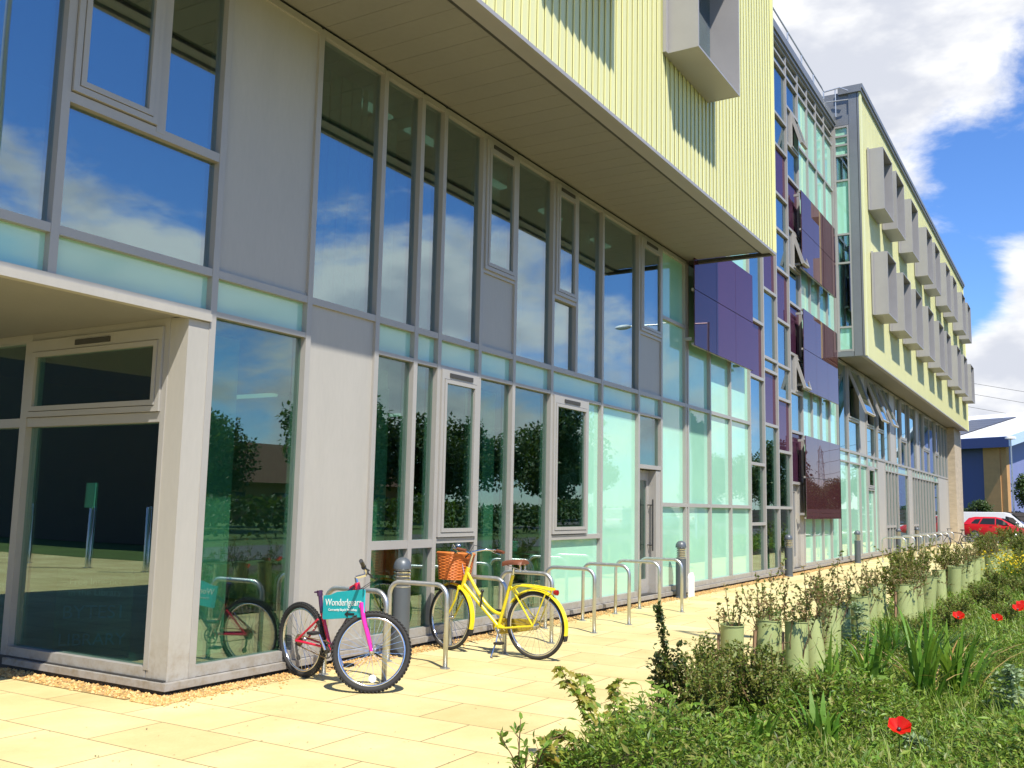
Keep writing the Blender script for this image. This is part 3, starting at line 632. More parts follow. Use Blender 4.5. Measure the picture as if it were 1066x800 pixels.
b0=bollard(8.36,6.30,'dark grey bollard light behind the bike stand between the two near bicycles')
for x,y,l in ((16.67,6.30,'dark bollard light by the glazed door with a white board at its foot'),(24.0,6.28,'dark bollard light in front of the stair tower by the slim cream door'),(32.0,6.2,'dark bollard light in front of the mint panels past the stair tower'),(39.6,6.15,'far dark bollard light in front of the wing windows, right of the mint panels'),(44.0,6.1,'farthest dark bollard light along the wing')): dup(b0,(x,y,0),0,l)
b=MB(); b.prism([(16.86,0.0),(17.16,0),(17.16,.36),(17.09,.44),(16.92,.43),(16.86,.36)],'y',6.22,6.245)
o=b.build('white_board',M['white'],bevel=.004); o.rotation_euler=(0,0,0); tag(o,'small white board standing at the foot of the bollard by the door','board')
# ------------------------------------------------------------------ bicycles
def wheel(parent,r,tw,c,mt,rimm,ns=32,knob=False,hub=.03,name='wheel',M4=None):
    w=bpy.data.objects.new(name,None); C.objects.link(w); w.parent=parent; w.location=c or (0,0,0); w.empty_display_size=.1
    if M4: w.matrix_local=M4
    b=MB(); n=10; prof=[(r-tw+tw*math.cos(2*math.pi*k/n),tw*math.sin(2*math.pi*k/n)) for k in range(n)]
    b.lathe(prof[::-1],56,'y',closed=True)
    if knob:
        for i in range(64):
            a=2*math.pi*i/64
            for s_ in (-.55,0,.55):
                aa=a+(.04 if s_ else 0); rr=r-tw+tw*math.cos(s_*1.3)+.002; q=Vector((rr*math.cos(aa),tw*math.sin(s_*1.3),rr*math.sin(aa)))
                k=len(b.v); b.box(-.005,.005,-.006,.006,-.011,.011); b.xf(Matrix.Translation(q)@Matrix.Rotation(-aa,4,'Y'),k)
    b.build('tyre',mt,w,smooth=True,local=True)
    b=MB(); ri=r-2*tw+.004; b.lathe([(ri,-.011),(ri,.011),(ri-.014,.012),(ri-.02,.006),(ri-.02,-.006),(ri-.014,-.012)],56,'y',closed=True); b.build('rim',rimm,w,smooth=True,local=True)
    b=MB()
    for i in range(ns):
        a=2*math.pi*i/ns; s_=1 if i%2 else -1; a2=a+(.5 if (i//2)%2 else -.5)
        b.tube([(.018*math.cos(a2),s_*hub,.018*math.sin(a2)),((ri-.012)*math.cos(a),0,(ri-.012)*math.sin(a))],.0016,4,False)
    b.build('spokes',M['chrome'],w,local=True)
    b=MB(); b.lathe([(.006,-hub-.025),(.012,-hub-.02),(.024,-hub),(.014,-hub+.008),(.014,hub-.008),(.024,hub),(.012,hub+.02),(.006,hub+.025)],14,'y'); b.build('hub',M['chrome'],w,smooth=True,local=True)
    return w
def part(b,name,mat,parent,smooth=True):
    o=b.build(name,mat,parent,local=True)
    if smooth: autosmooth(o,40)
    return o
def bez(p0,p1,p2,n=8): return [tuple((1-t)**2*Vector(p0)+2*t*(1-t)*Vector(p1)+t*t*Vector(p2)) for t in [i/n for i in range(n+1)]]
def offset(path,dy): return [(p[0],p[1]+dy,p[2]) for p in path]
def crank(t,bb,ring,ringm,ang,al=.17):
    b=MB(); b.lathe([(ring,-.049),(ring,-.045),(ring-.012,-.045),(ring-.012,-.049)],36,'y',c=(bb[0],0,bb[2]),closed=True)
    b.lathe([(.03,-.055),(.03,-.03)],12,'y',c=(bb[0],0,bb[2]))
    for k in range(5):
        a=k*1.2566; b.tube([(bb[0],-.047,bb[2]),(bb[0]+ring*math.cos(a),-.047,bb[2]+ring*math.sin(a))],.006,5)
    part(b,'chainring',ringm,t)
    for s_ in (1,-1):
        a=ang+(0 if s_>0 else math.pi); e=(bb[0]+al*math.cos(a),s_*.075,bb[2]+al*math.sin(a))
        b=MB(); b.tube([(bb[0],s_*.06,bb[2]),e],[.013,.009],8); part(b,'crank_arm',M['chrome'],t)
        b=MB(); b.box(e[0]-.045,e[0]+.045,e[1]+s_*.055-.04,e[1]+s_*.055+.04,e[2]-.012,e[2]+.012); b.build('pedal',M['black'],t,bevel=.004,local=True)
def chain(t,bb,r1,ax,r2,y=-.047,mat=None):
    b=MB()
    for s_ in (1,-1): b.tube([(bb[0],y,bb[2]+s_*r1),(ax[0],y,ax[2]+s_*r2)],.0045,5)
    part(b,'chain',mat or M['dark'],t)
def at(local,pos,rz): 
    return Matrix.Translation(pos)@Matrix.Rotation(rz,4,'Z')@local
def place(t,front,rear,lean):
    f,r_=Vector(front),Vector(rear); d=f-r_; t.location=(f+r_)/2; t.rotation_euler=(rad(lean),0,math.atan2(d.y,d.x))
    return d.length
# ---- red mountain bike, no saddle, sign hung in the frame
red=pm('red_bike_paint',(.62,.012,.05),.25,0,.03,coat=.5); pink=pm('magenta_fork_paint',(.70,.02,.35),.25,0,.03,coat=.5); plum=pm('plum_bike_paint',(.05,.012,.06),.3,0,.05,coat=.4)
rusty=pm('rusty_chain',(.30,.20,.10),.6,.4,.3,40)
t=thing('mountain_bike','red and pink mountain bicycle without a saddle, parked on the first bike stand','bicycle')
wb=place(t,(6.63,5.28,0),(6.80,6.23,0),3); r=.335; ra=(-wb/2,0,r); fa=(wb/2,0,r); bb=(ra[0]+.415,0,.295)
hb=Vector((fa[0]-.135,0,.73)); ht=Vector((fa[0]-.19,0,.90)); ax_=(ht-hb).normalized(); st=Vector((bb[0]-.16,0,.80))
steer=Matrix.Translation(hb)@Matrix.Rotation(rad(47),4,ax_)@Matrix.Translation(-hb)
wheel(t,r,.024,ra,M['rubber'],M['chrome'],knob=True,name='rear_wheel')
wheel(t,r,.024,None,M['rubber'],M['chrome'],knob=True,name='front_wheel',M4=steer@Matrix.Translation(fa))
b=MB()
for s_ in (1,-1):
    b.tube([(ra[0],s_*.065,ra[2]),(bb[0]-.09,s_*.035,bb[2]+.02),(bb[0],s_*.02,bb[2])],.0115,8)
    b.tube([(ra[0],s_*.065,ra[2]),(st.x+.005,s_*.02,.545)],.0105,8)
b.tube([bb,(st.x+.03,0,.62)],.0175,10); b.lathe([(.024,-.036),(.024,.036)],14,'y',c=bb); b.tube([ra[:1]+(-.07,)+ra[2:],ra[:1]+(.07,)+ra[2:]],.014,8)
part(b,'frame',red,t)
b=MB(); b.tube([(st.x+.035,0,.605),(st.x,0,.80)],.019,10); b.tube([(st.x+.006,0,.75),(st.x,0,.80)],.026,12); b.tube([(st.x-.02,-.04,.785),(st.x-.02,.05,.785)],.008,6); part(b,'seat_post',plum,t)
b=MB(); b.tube([(bb[0],0,bb[2]),hb+Vector((-.03,0,.02))],.021,10); b.tube([(st.x+.03,0,.60),ht+Vector((-.02,0,-.03))],.018,10); o=part(b,'front_triangle',plum,t); o['label']='dark plum down tube and top tube'
b=MB(); b.tube([hb,ht],.024,12); b.prism([(hb.x-.10,hb.z-.05),(hb.x,hb.z),(ht.x,ht.z),(ht.x-.09,ht.z-.04)],'y',-.012,.012); part(b,'head_tube',red,t)
b=MB()
cr=hb-ax_*.03; 
b.tube([cr+Vector((0,-.075,0)),cr+Vector((0,.075,0))],.02,10)
for s_ in (1,-1): b.tube([cr+Vector((0,s_*.068,.03)),cr+Vector((.03,s_*.068,-.10)),Vector((fa[0],s_*.064,fa[2]))],[.021,.019,.014],10)
b.tube([hb,cr],.018,8); b.xf(steer); part(b,'fork',pink,t)
b=MB(); sm=ht+ax_*.05; b.tube([ht,sm],.013,8); stem=sm+Vector((.085,0,.03)); b.tube([sm,stem],.016,8); b.tube([stem+Vector((-.03,-.30,.075)),stem+Vector((0,-.12,.03)),stem,stem+Vector((0,.12,.03)),stem+Vector((-.03,.30,.075))],.0115,8); b.xf(steer); part(b,'handlebar',M['chrome'],t)
for s_ in (1,-1):
    b=MB(); b.tube([stem+Vector((-.031,s_*.305,.077)),stem+Vector((-.014,s_*.19,.048))],.018,10); b.xf(steer); part(b,'grip',M['black'],t)
    b=MB(); g=stem+Vector((-.012,s_*.17,.042)); b.tube([g,g+Vector((.03,s_*.02,-.02)),g+Vector((.055,s_*.10,-.035))],.007,6); b.lathe([(.022,g.y-.02),(.022,g.y+.02)],10,'y',c=(g.x,0,g.z)); b.xf(steer); part(b,'brake_lever',M['black'],t)
b=MB()
for s_ in (1,-1): b.tube([steer@(stem+Vector((.02,s_*.15,0))),steer@(stem+Vector((.10,s_*.06,-.03))),ht+Vector((.02,s_*.02,-.07)),(st.x+.12,s_*.015,.66)],.0028,5)
part(b,'brake_cable',M['black'],t)
crank(t,bb,.078,M['dark'],rad(-62)); chain(t,bb,.075,ra,.045,mat=rusty)
b=MB()
for k in range(6): b.lathe([(.055-.005*k,-.033-k*.005),(.055-.005*k,-.03-k*.005)],24,'y',c=ra)
part(b,'cassette',rusty,t)
b=MB(); b.tube([(ra[0]-.01,-.06,ra[2]-.02),(ra[0]+.0,-.06,ra[2]-.10),(ra[0]+.03,-.055,ra[2]-.17)],.011,6); b.lathe([(.025,-.06),(.025,-.05)],12,'y',c=(ra[0]+.02,0,ra[2]-.15)); part(b,'derailleur',M['dark'],t)
b=MB(); b.box(fa[0]-.19,fa[0]-.15,-.006,.006,fa[2]-.16,fa[2]-.12); b.lathe([(.026,-.006),(.026,.006)],14,'y',c=(fa[0]-.0,0,fa[2]-.21)); b.xf(steer); b=MB(); b.lathe([(.032,-.008),(.032,.008)],16,'y',c=(fa[0]+.03,0,fa[2]-.22)); b.xf(steer); part(b,'wheel_reflector',M['white'],t)
# the sign in the frame
teal=pm('teal_sign_board',(.02,.42,.48),.4,0,.03); 
dv=(Vector((6.63,5.28,0))-Vector((6.80,6.23,0))).normalized()
mid=Vector((6.715,5.76,0)); sg=thing('hanging_sign','turquoise sign with white lettering hung in the frame of the red bicycle','sign',tuple(mid+dv*.155+Vector((-.075,.0,.70))),math.atan2(dv.y,dv.x))
sg.rotation_euler=(rad(-4),rad(-4.5),math.atan2(dv.y,dv.x))
b=MB(); b.prism([(-.285,-.115),(-.27,-.125),(.255,-.10),(.275,-.09),(.275,.12),(.26,.135),(-.10,.115),(-.2,.088),(-.285,.085)],'y',-.006,.006); b.build('board',teal,sg,local=True,bevel=.002)
wl=pm('white_vinyl',(.85,.86,.84),.5)
# the camera sees the sign's -y face
text('Wonderlgears',.085,wl,sg,(-.005,-.0075,.022),(rad(90),0,0)); text('Community Bicycle Workshop',.031,wl,sg,(-.01,-.0075,-.04),(rad(90),0,0))
b=MB(); b.prism([(.02,-.075),(.065,-.045),(.065,-.066),(.15,-.066),(.15,-.084),(.065,-.084),(.065,-.105)],'y',-.0085,-.006); b.build('arrow',M['black'],sg,local=True)
# ---- yellow town bike with basket
yel=pm('yellow_bike_paint',(.80,.66,.02),.28,0,.03,coat=.5); brn=pm('brown_leather',(.17,.055,.025),.5,0,.15,20); wick=pm('orange_wicker',(.60,.17,.03),.55,0,.2,30,.3,120)
t=thing('town_bike','bright yellow step-through bicycle with an orange wicker basket on the front','bicycle')
wb=place(t,(9.0,6.10,0),(8.99,5.00,0),-2); r=.352; ra=(-wb/2,0,r); fa=(wb/2,0,r); bb=(ra[0]+.46,0,.30)
hb=Vector((fa[0]-.175,0,.71)); ht=Vector((fa[0]-.24,0,.89)); ax_=(ht-hb).normalized(); st=Vector((bb[0]-.18,0,.86))
steer=Matrix.Translation(hb)@Matrix.Rotation(rad(-15),4,ax_)@Matrix.Translation(-hb)
wheel(t,r,.019,ra,M['rubber'],M['chrome'],36,name='rear_wheel'); wheel(t,r,.019,None,M['rubber'],M['chrome'],36,name='front_wheel',M4=steer@Matrix.Translation(fa))
b=MB(); b.tube([hb-ax_*.02,ht+ax_*.02],.024,12)
b.tube([hb+ax_*.02,bb],.021,12)
b.tube(bez(ht-ax_*.03,(bb[0]+.14,0,.42),(bb[0]-.035,0,bb[2]+.14),12),.0185,12)
b.tube([bb,st],.0185,12); b.lathe([(.028,-.04),(.028,.04)],16,'y',c=bb)
for s_ in (1,-1):
    b.tube([(ra[0],s_*.062,ra[2]),(bb[0]-.1,s_*.045,bb[2]),(bb[0],s_*.025,bb[2])],.011,8); b.tube([(ra[0],s_*.062,ra[2]),(st.x+.012,s_*.022,.74)],.0095,8)
part(b,'frame',yel,t)
b=MB()
cr=hb-ax_*.035; b.tube([hb,cr],.02,8); b.tube([cr+Vector((0,-.06,0)),cr+Vector((0,.06,0))],.016,8)
for s_ in (1,-1): b.tube([cr+Vector((0,s_*.055,0))]+bez(cr+Vector((.035,s_*.055,-.12)),(fa[0]-.07,s_*.055,.46),(fa[0],s_*.055,fa[2]),6),.0115,8)
b.xf(steer); part(b,'fork',yel,t)
def guard(c,a0,a1,rr,mat,flap,M4=None):
    b=MB(); n=22; prof=[(-.031,-.012),(-.022,.002),(0,.008),(.022,.002),(.031,-.012)]
    for i in range(n+1):
        a=a0+(a1-a0)*i/n
        for y,dr in prof: b.v.append((c[0]+(rr+dr)*math.cos(a),y,c[2]+(rr+dr)*math.sin(a)))
        for y,dr in prof[::-1]: b.v.append((c[0]+(rr+dr-.003)*math.cos(a),y,c[2]+(rr+dr-.003)*math.sin(a)))
    for i in range(n):
        for j in range(10): b.f.append((i*10+j,i*10+(j+1)%10,(i+1)*10+(j+1)%10,(i+1)*10+j)); b.m.append(0)
    b.f+= [tuple(range(10)),tuple(range(n*10,n*10+10))[::-1]]; b.m+=[0,0]
    if M4: b.xf(M4)
    o=part(b,'mudguard',mat,t)
    e=Vector((c[0]+rr*math.cos(a1),0,c[2]+rr*math.sin(a1))); tn=Vector((-math.sin(a1),0,math.cos(a1)))*(1 if a1>a0 else -1)
    f=MB(); k=[(e.x-.004,e.z),(e.x+.006,e.z),(e.x+tn.x*.06+.012,e.z+tn.z*.06),(e.x+tn.x*.06-.004,e.z+tn.z*.06)]; f.prism(k,'y',-.03,.03)
    if M4: f.xf(M4)
    f.build('mud_flap',M['rubber'],o,local=True)
guard(ra,rad(35),rad(192),r+.022,yel,1); guard(fa,rad(55),rad(195),r+.022,yel,1,steer)
b=MB()
for s_ in (1,-1): b.tube([(ra[0],s_*.066,ra[2]),(ra[0]-.2,s_*.035,ra[2]+.32)],.004,5)
part(b,'mudguard_stay',M['chrome'],t)
# carrier
b=MB(); cz=.765
for s_ in (1,-1):
    b.tube([(st.x+.02,s_*.02,.70)]+bez((ra[0]+.20,s_*.06,cz-.01),(ra[0]+.1,s_*.065,cz),(ra[0]-.20,s_*.06,cz-.03),5),.0085,7); b.tube([(ra[0],s_*.066,ra[2]),(ra[0]-.17,s_*.06,cz-.028)],.0075,7)
b.tube([(ra[0]-.20,-.06,cz-.03),(ra[0]-.225,0,cz-.033),(ra[0]-.20,.06,cz-.03)],.008,7)
for y in (-.03,0,.03): b.tube([(ra[0]+.18,y,cz-.008),(ra[0]-.21,y,cz-.03)],.005,6)
b.tube([(ra[0]+.05,-.06,cz-.004),(ra[0]+.05,.06,cz-.004)],.006,6); part(b,'carrier',yel,t)
b=MB(); b.lathe([(.028,0),(.028,.03),(.02,.045)],14,'x',c=(ra[0]-.265,0,cz-.06)); b.box(ra[0]-.27,ra[0]-.22,-.01,.01,cz-.07,cz-.05); part(b,'rear_light',pm('red_lens',(.35,.01,.01),.2),t)
# chain case
b=MB(); k=[(bb[0]+.11*math.cos(a),bb[2]+.085*math.sin(a)) for a in [rad(x) for x in range(-90,91,20)]]+[(ra[0]+.02,ra[2]+.055),(ra[0]-.04,ra[2]),(ra[0]+.02,ra[2]-.055)]
b.prism(k,'y',-.063,-.045); b.build('chain_guard',pm('mustard_guard',(.42,.30,.03),.4),t,local=True,bevel=.006)
crank(t,bb,.07,M['chrome'],rad(-120))
# saddle
b=MB(); sp=[(-.13,.085,.03),(-.10,.105,.035),(-.03,.09,.03),(.05,.045,.022),(.11,.026,.012),(.15,.018,0)]
for x,w_,z in sp:
    for j in range(9):
        a=math.pi*j/8; b.v.append((st.x-.02+x,w_*math.cos(a),.965+z+.03*math.sin(a)-.02*(1-math.sin(a))))
for i in range(len(sp)-1):
    for j in range(8): b.f.append((i*9+j,i*9+j+1,(i+1)*9+j+1,(i+1)*9+j)); b.m.append(0)
b.f+=[tuple(range(9)),tuple(range(45,54))[::-1]]; b.m+=[0,0]
for i in range(len(sp)-1): b.f.append((i*9+8,i*9,(i+1)*9,(i+1)*9+8)); b.m.append(0)
sd=part(b,'saddle',brn,t)
b=MB()
for s_ in (1,-1): b.tube([(st.x-.12+.012*math.cos(q*1.6),s_*.05+.012*math.sin(q*1.6),.905+q*.0032) for q in range(24)],.003,5)
b.tube([st,(st.x-.012,0,.93)],.013,8); b.tube([(st.x-.14,-.05,.91),(st.x-.14,.05,.91)],.005,6); b.tube([(st.x-.13,.03,.915),(st.x+.1,0,.965)],.004,6); part(b,'seat_post',M['chrome'],t)
# handlebar, grips, bell
b=MB(); sm=ht+ax_*.17; b.tube([ht,sm],.013,10); nose=sm+Vector((.05,0,.015)); b.tube([sm,nose],.014,8)
hbp=lambda s_: bez(nose,nose+Vector((.06,s_*.25,.06)),nose+Vector((-.10,s_*.30,.045)),8)
for s_ in (1,-1): b.tube(hbp(s_)+[nose+Vector((-.24,s_*.285,.03))],.011,9)
b.xf(steer); part(b,'handlebar',M['chrome'],t)
for s_ in (1,-1):
    b=MB(); b.tube([nose+Vector((-.13,s_*.297,.042)),nose+Vector((-.25,s_*.283,.028))],.0175,12); b.xf(steer); part(b,'grip',brn,t)
    b=MB(); b.tube([nose+Vector((-.02,s_*.27,.05)),nose+Vector((-.06,s_*.32,.02)),nose+Vector((-.16,s_*.325,.0))],.006,6); b.xf(steer); part(b,'brake_lever',M['chrome'],t)
    b=MB(); b.tube([tuple(steer@q) for q in [nose+Vector((-.02,s_*.27,.05)),nose+Vector((.10,s_*.16,.09)),nose+Vector((.09,s_*.04,-.05)),ht+Vector((.03,s_*.02,-.06))]],.0035,5); part(b,'brake_cable',M['chrome'] if s_>0 else M['black'],t)
b=MB(); q=nose+Vector((.0,.17,.07)); b.lathe([(.028,0),(.026,.014),(.016,.026),(.001,.03)],14,c=tuple(q)); b.xf(steer); part(b,'bell',M['chrome'],t)
# basket
bk=MB(); c0=Vector((nose.x+.22,0,.0)); z0,z1=.76,1.05
def ring(z,k,ph=0,wv=0.0):
    f=(z-z0)/(z1-z0); hw=.125+.035*f; hd=.165+.035*f; pts=[]
    for i in range(48):
        a=2*math.pi*i/48; ca,sa=math.cos(a),math.sin(a); e=.62
        wob=wv*(1 if (i//2+k)%2 else -1)
        pts.append((c0.x+(hw+wob)*math.copysign(abs(ca)**e,ca),(hd+wob)*math.copysign(abs(sa)**e,sa),z))
    return pts
for k in range(17): bk.tube(ring(z0+.01+k*.0158,k,0,.0028),.0075,5,closed=True)
bk.tube(ring(z1,0),.014,8,closed=True); bk.tube(ring(z1-.016,0),.010,6,closed=True)
R0=ring(z0+.012,0)
n0=len(bk.v); bk.v+= [(c0.x,0,z0+.012)]+R0; bk.f+=[(n0,n0+1+i,n0+1+(i+1)%48) for i in range(48)]; bk.m+=[0]*48
R1=ring(z0,0); R2=ring(z1,0)
for i in range(0,48,3): bk.tube([R1[i],R2[i]],.004,5)
bk.xf(steer); part(bk,'basket',wick,t)
b=MB()
for s_ in (1,-1): b.tube([steer@Vector((fa[0],s_*.07,fa[2])),steer@Vector((c0.x-.02,s_*.09,z0))],.0065,6)
b.tube([steer@nose,steer@Vector((c0.x-.12,0,.98))],.008,6); part(b,'basket_stay',M['black'],t)
b=MB(); b.tube([(bb[0]-.02,.03,bb[2]-.02),(bb[0]-.05,.13,.16),(bb[0]-.03,.20,.012)],.009,8); b.tube([(bb[0]-.03,.20,.012),(bb[0]-.07,.22,.008)],.009,6); part(b,'kickstand',M['chrome'],t)
b=MB(); b.tube([(bb[0]+.21,.03,.50),(bb[0]+.19,.03,.66)],.010,8); b.ball((bb[0]+.19,.03,.67),.02,10); part(b,'frame_lock',M['black'],t)
# ---- two far bikes by the pier
def farbike(loc,rz,col,label,name):
    t=thing(name,label,'bicycle',loc,rz); pnt=pm(name+'_paint',col,.3)
    for s_,nm in ((-1,'rear_wheel'),(1,'front_wheel')): wheel(t,.34,.02,(s_*.53,0,.34),M['rubber'],M['chrome'],20,name=nm)
    b=MB(); bb=Vector((-.1,0,.3)); st=Vector((-.26,0,.75)); h0=Vector((.36,0,.62)); h1=Vector((.31,0,.8))
    for p,q in ((bb,st),(bb,h0),(st,h1),(h0,h1),(st,Vector((-.53,0,.34))),(bb,Vector((-.53,0,.34)))): b.tube([p,q],.017,8)
    part(b,'frame',pnt,t); b=MB(); b.tube([h0,(.53,.0,.34)],.016,8); part(b,'fork',pnt,t)
    b=MB(); b.tube([(.22,-.3,.93),(.33,-.1,.94),(.33,.1,.94),(.22,.3,.93)],.013,8); b.tube([h1,(.33,0,.94)],.014,8); part(b,'handlebar',M['black'],t)
    b=MB(); b.ball((-.3,0,.9),.1,12,(1.2,.7,.3)); b.tube([st,(-.29,0,.88)],.014,8); part(b,'saddle',M['black'],t)
    crank(t,(bb.x,0,bb.z),.08,M['dark'],rad(-30)); return t
farbike((47.3,4.95,0),rad(80),(.05,.05,.07),'dark bicycle parked at the far stands near the concrete pier','commuter_bike')
# ------------------------------------------------------------------ planting
rnd=random.Random(11)
def rv(r,k=1): return Vector((r.gauss(0,1),r.gauss(0,1),r.gauss(0,1)))*k
MAPLE=[(0,0),(.16,.10),(.52,.06),(.34,.30),(.56,.52),(.26,.56),(.20,.72),(0,1.0),(-.20,.72),(-.26,.56),(-.56,.52),(-.34,.30),(-.52,.06),(-.16,.10)]
def leaf(b,p,d,n,Ln,W,kind='d',r=rnd):
    d=d.normalized(); s=d.cross(n); s=s.normalized() if s.length>1e-4 else d.orthogonal().normalized(); n=s.cross(d)
    if kind=='m':
        vs=[tuple(p+d*(.4*Ln)+n*(.02*Ln))]+[tuple(p+d*(y*Ln)+s*(x*W)-n*(abs(x)*.22+max(0,y-.5)*.3)*Ln) for x,y in MAPLE]; k=len(MAPLE)
        return b.add(vs,[(0,1+i,1+(i+1)%k) for i in range(k)])
    f=.12*W
    if kind=='l':   # longer leaf: six corners, drooping tip
        vs=[p,p+d*.3*Ln+s*W*.5+n*f,p+d*.7*Ln+s*W*.38+n*(f-.04*Ln),p+d*Ln-n*.14*Ln,p+d*.7*Ln-s*W*.38+n*(f-.04*Ln),p+d*.3*Ln-s*W*.5+n*f,p+d*.5*Ln]
        return b.add([tuple(v) for v in vs],[(0,1,6),(1,2,6),(2,3,6),(3,4,6),(4,5,6),(5,0,6)])
    vs=[p,p+d*.45*Ln+s*W*.5+n*f,p+d*Ln,p+d*.45*Ln-s*W*.5+n*f]
    b.add([tuple(v) for v in vs],[(0,1,2),(0,2,3)])
def blade(b,p,h,lean,w,bend,seg=4):
    # grass or iris blade: a tapering strip that arches over
    side=Vector((-lean.y,lean.x,0)); side=side.normalized() if side.length>1e-5 else Vector((1,0,0)); n0=len(b.v)
    for i in range(seg+1):
        t=i/seg; c=Vector(p)+lean*(h*(t*.35+bend*t*t))+Vector((0,0,h*(t-bend*.45*t*t*t))); ww=w*(1-t**1.8)*.5+(.0006 if i<seg else 0)
        b.v+= [tuple(c-side*ww),tuple(c+side*ww)]
    for i in range(seg): k=n0+i*2; b.f.append((k,k+1,k+3,k+2)); b.m.append(0)
G=leafmat
M['leaf_hedge']=G('hedge_leaves',[(.07,.12,.025),(.13,.19,.04),(.24,.20,.07),(.26,.13,.07),(.10,.16,.03),(.28,.20,.11)],.35)
M['leaf_shrub']=G('small_shrub_leaves',[(.06,.11,.02),(.14,.20,.035),(.25,.25,.05),(.10,.16,.03),(.21,.18,.05),(.17,.23,.04)],.35)
M['leaf_dark']=G('hawthorn_leaves',[(.018,.035,.010),(.03,.055,.014),(.05,.08,.02),(.07,.05,.02)],.2)
M['leaf_maple']=G('maple_leaves',[(.13,.22,.03),(.24,.31,.045),(.34,.35,.06),(.36,.25,.05),(.16,.26,.03),(.28,.34,.05)],.45)
M['leaf_broad']=G('broad_leaves',[(0.072,0.160,0.022),(0.131,0.246,0.029),(0.189,0.290,0.043),(0.102,0.189,0.029)],.35)
M['leaf_weed']=G('weed_leaves',[(.06,.14,.015),(.14,.27,.028),(.21,.34,.04),(.28,.36,.055),(.09,.17,.025),(.30,.29,.08),(.04,.09,.015),(.15,.26,.03)],.38)
M['leaf_grass']=G('grass_blades',[(0.102,0.217,0.017),(0.160,0.290,0.026),(0.232,0.348,0.043),(0.319,0.319,0.102),(0.087,0.189,0.022)],.35)
M['leaf_iris']=G('iris_blades',[(0.072,0.189,0.022),(0.131,0.275,0.029),(0.203,0.348,0.043),(0.102,0.217,0.029)],.35)
M['leaf_dry']=G('dry_blades',[(.42,.30,.10),(.50,.36,.16),(.35,.2,.06)],.3)
M['leaf_silver']=G('thistle_leaves',[(.17,.26,.12),(.24,.33,.17),(.32,.40,.24),(.10,.18,.07)],.2)
M['leaf_feather']=G('feathery_leaves',[(.02,.07,.015),(.03,.09,.02),(.04,.11,.02)],.3)
M['leaf_tree']=G('tree_leaves',[(.02,.045,.01),(.035,.07,.014),(.055,.09,.02),(.03,.06,.012)],.25)
M['leaf_conifer']=G('conifer_needles',[(.012,.03,.012),(.02,.045,.016),(.03,.055,.02)],.1)
M['twig']=pm('twig',(.16,.09,.045),.8); M['bark']=pm('bark',(.10,.08,.06),.9,0,.3,6,.5,30)
M['petal']=leafmat('poppy_petals',[(.75,.008,.008),(.65,.006,.006),(.85,.02,.012)],.35)
def plant(root,stems,leaves,stem_m,leaf_m,kind='foliage'):
    if stems.v: stems.build('stem',stem_m,root,local=True)
    leaves.build(kind,leaf_m,root,local=True)
def shrub_mesh(r,h,ns,ll,lw,dens,spread=.35,kind='d',side=.6,zmin=.0,up=.35):
    st=MB(); lv=MB()
    for i in range(ns):
        a=r.uniform(0,6.28); o=Vector((math.cos(a),math.sin(a),0)); hh=h*r.uniform(.6,1); pts=[]; q=Vector((0,0,0))+o*.02
        k=7; dirn=(Vector((0,0,1))+o*spread*r.uniform(.3,1.2)).normalized()
        for j in range(k+1):
            pts.append(q.copy()); q=q+dirn*(hh/k); dirn=(dirn+rv(r,.09)+Vector((0,0,.04))).normalized()
        st.tube(pts,[.006*(1-j/(k+1))+.0012 for j in range(k+1)],4)
        br=[pts]
        for m_ in range(int(side*6)):
            j=r.randint(2,k-1); p0=pts[j]; dd=(rv(r)+Vector((0,0,.8))).normalized(); l_=hh*r.uniform(.15,.36); pp=[p0,p0+dd*l_*.5,p0+dd*l_+Vector((0,0,.02))]; st.tube(pp,[.003,.002,.001],3); br.append(pp)
        for pp in br:
            for s0,s1 in zip(pp,pp[1:]):
                if s0.z<zmin: continue
                for c in range(max(1,int(dens*(s1-s0).length*44))):
                    p=s0.lerp(s1,r.random()); d=(rv(r)+Vector((0,0,up))).normalized(); leaf(lv,p,d,rv(r)+Vector((0,0,1.4)),ll*r.uniform(.6,1.2),lw*r.uniform(.7,1.2),kind)
    return st,lv
# tree shelters: green plastic tubes in two rows, with hedge plants growing out of them
M['shelter']=pm('shelter_plastic',(.37,.42,.17),.45,0,.08,5,fine=.03); M['stake']=pm('wooden_stake',(.30,.18,.10),.85,0,.2,12)
shel=[]
for v in range(3):
    r=random.Random(40+v); t=thing('tree_shelter','green plastic tube','tree shelter',(0,0,0))
    b=MB(); R=.100+.006*v; b.lathe([(R,-.05),(R*.985,.3),(R,.555),(R+.006,.56),(R+.006,.566),(R-.004,.566),(R-.006,.3),(R-.006,-.05)],22); autosmooth(b.build('tube',M['shelter'],t,local=True))
    b=MB(); b.box(R+.003,R+.026,-.011,.011,-.05,.47); b.build('stake',M['stake'],t,local=True)
    shel.append(t)
hedge=[]
for v in range(5):
    r=random.Random(60+v); st,lv=shrub_mesh(r,.88+.06*v,6,.034,.021,2.0,.17,zmin=.47,side=1.1); t=thing('hedge_plant','hedge plant','plant',(0,0,0)); plant(t,st,lv,M['twig'],M['leaf_hedge']); hedge.append(t)
TP=[(8.24,2.66),(8.55,2.46),(9.26,2.58),(8.62,2.20),(9.15,2.16),(10.04,2.24),(10.43,2.2),(10.80,2.42),(11.71,2.25),(13.1,2.42),(13.88,2.44),(13.75,2.10),(14.5,2.12),(15.2,2.12),(15.9,2.10),(17.3,2.36),(17.83,2.13),(18.96,2.05),(20.6,2.08),(21.7,2.08),(22.9,2.06),(23.9,2.01),(25.5,2.36),(25.69,2.0),(27.03,2.0),(27.9,1.98),(28.7,1.95),(29.6,1.92),(30.4,1.9)]
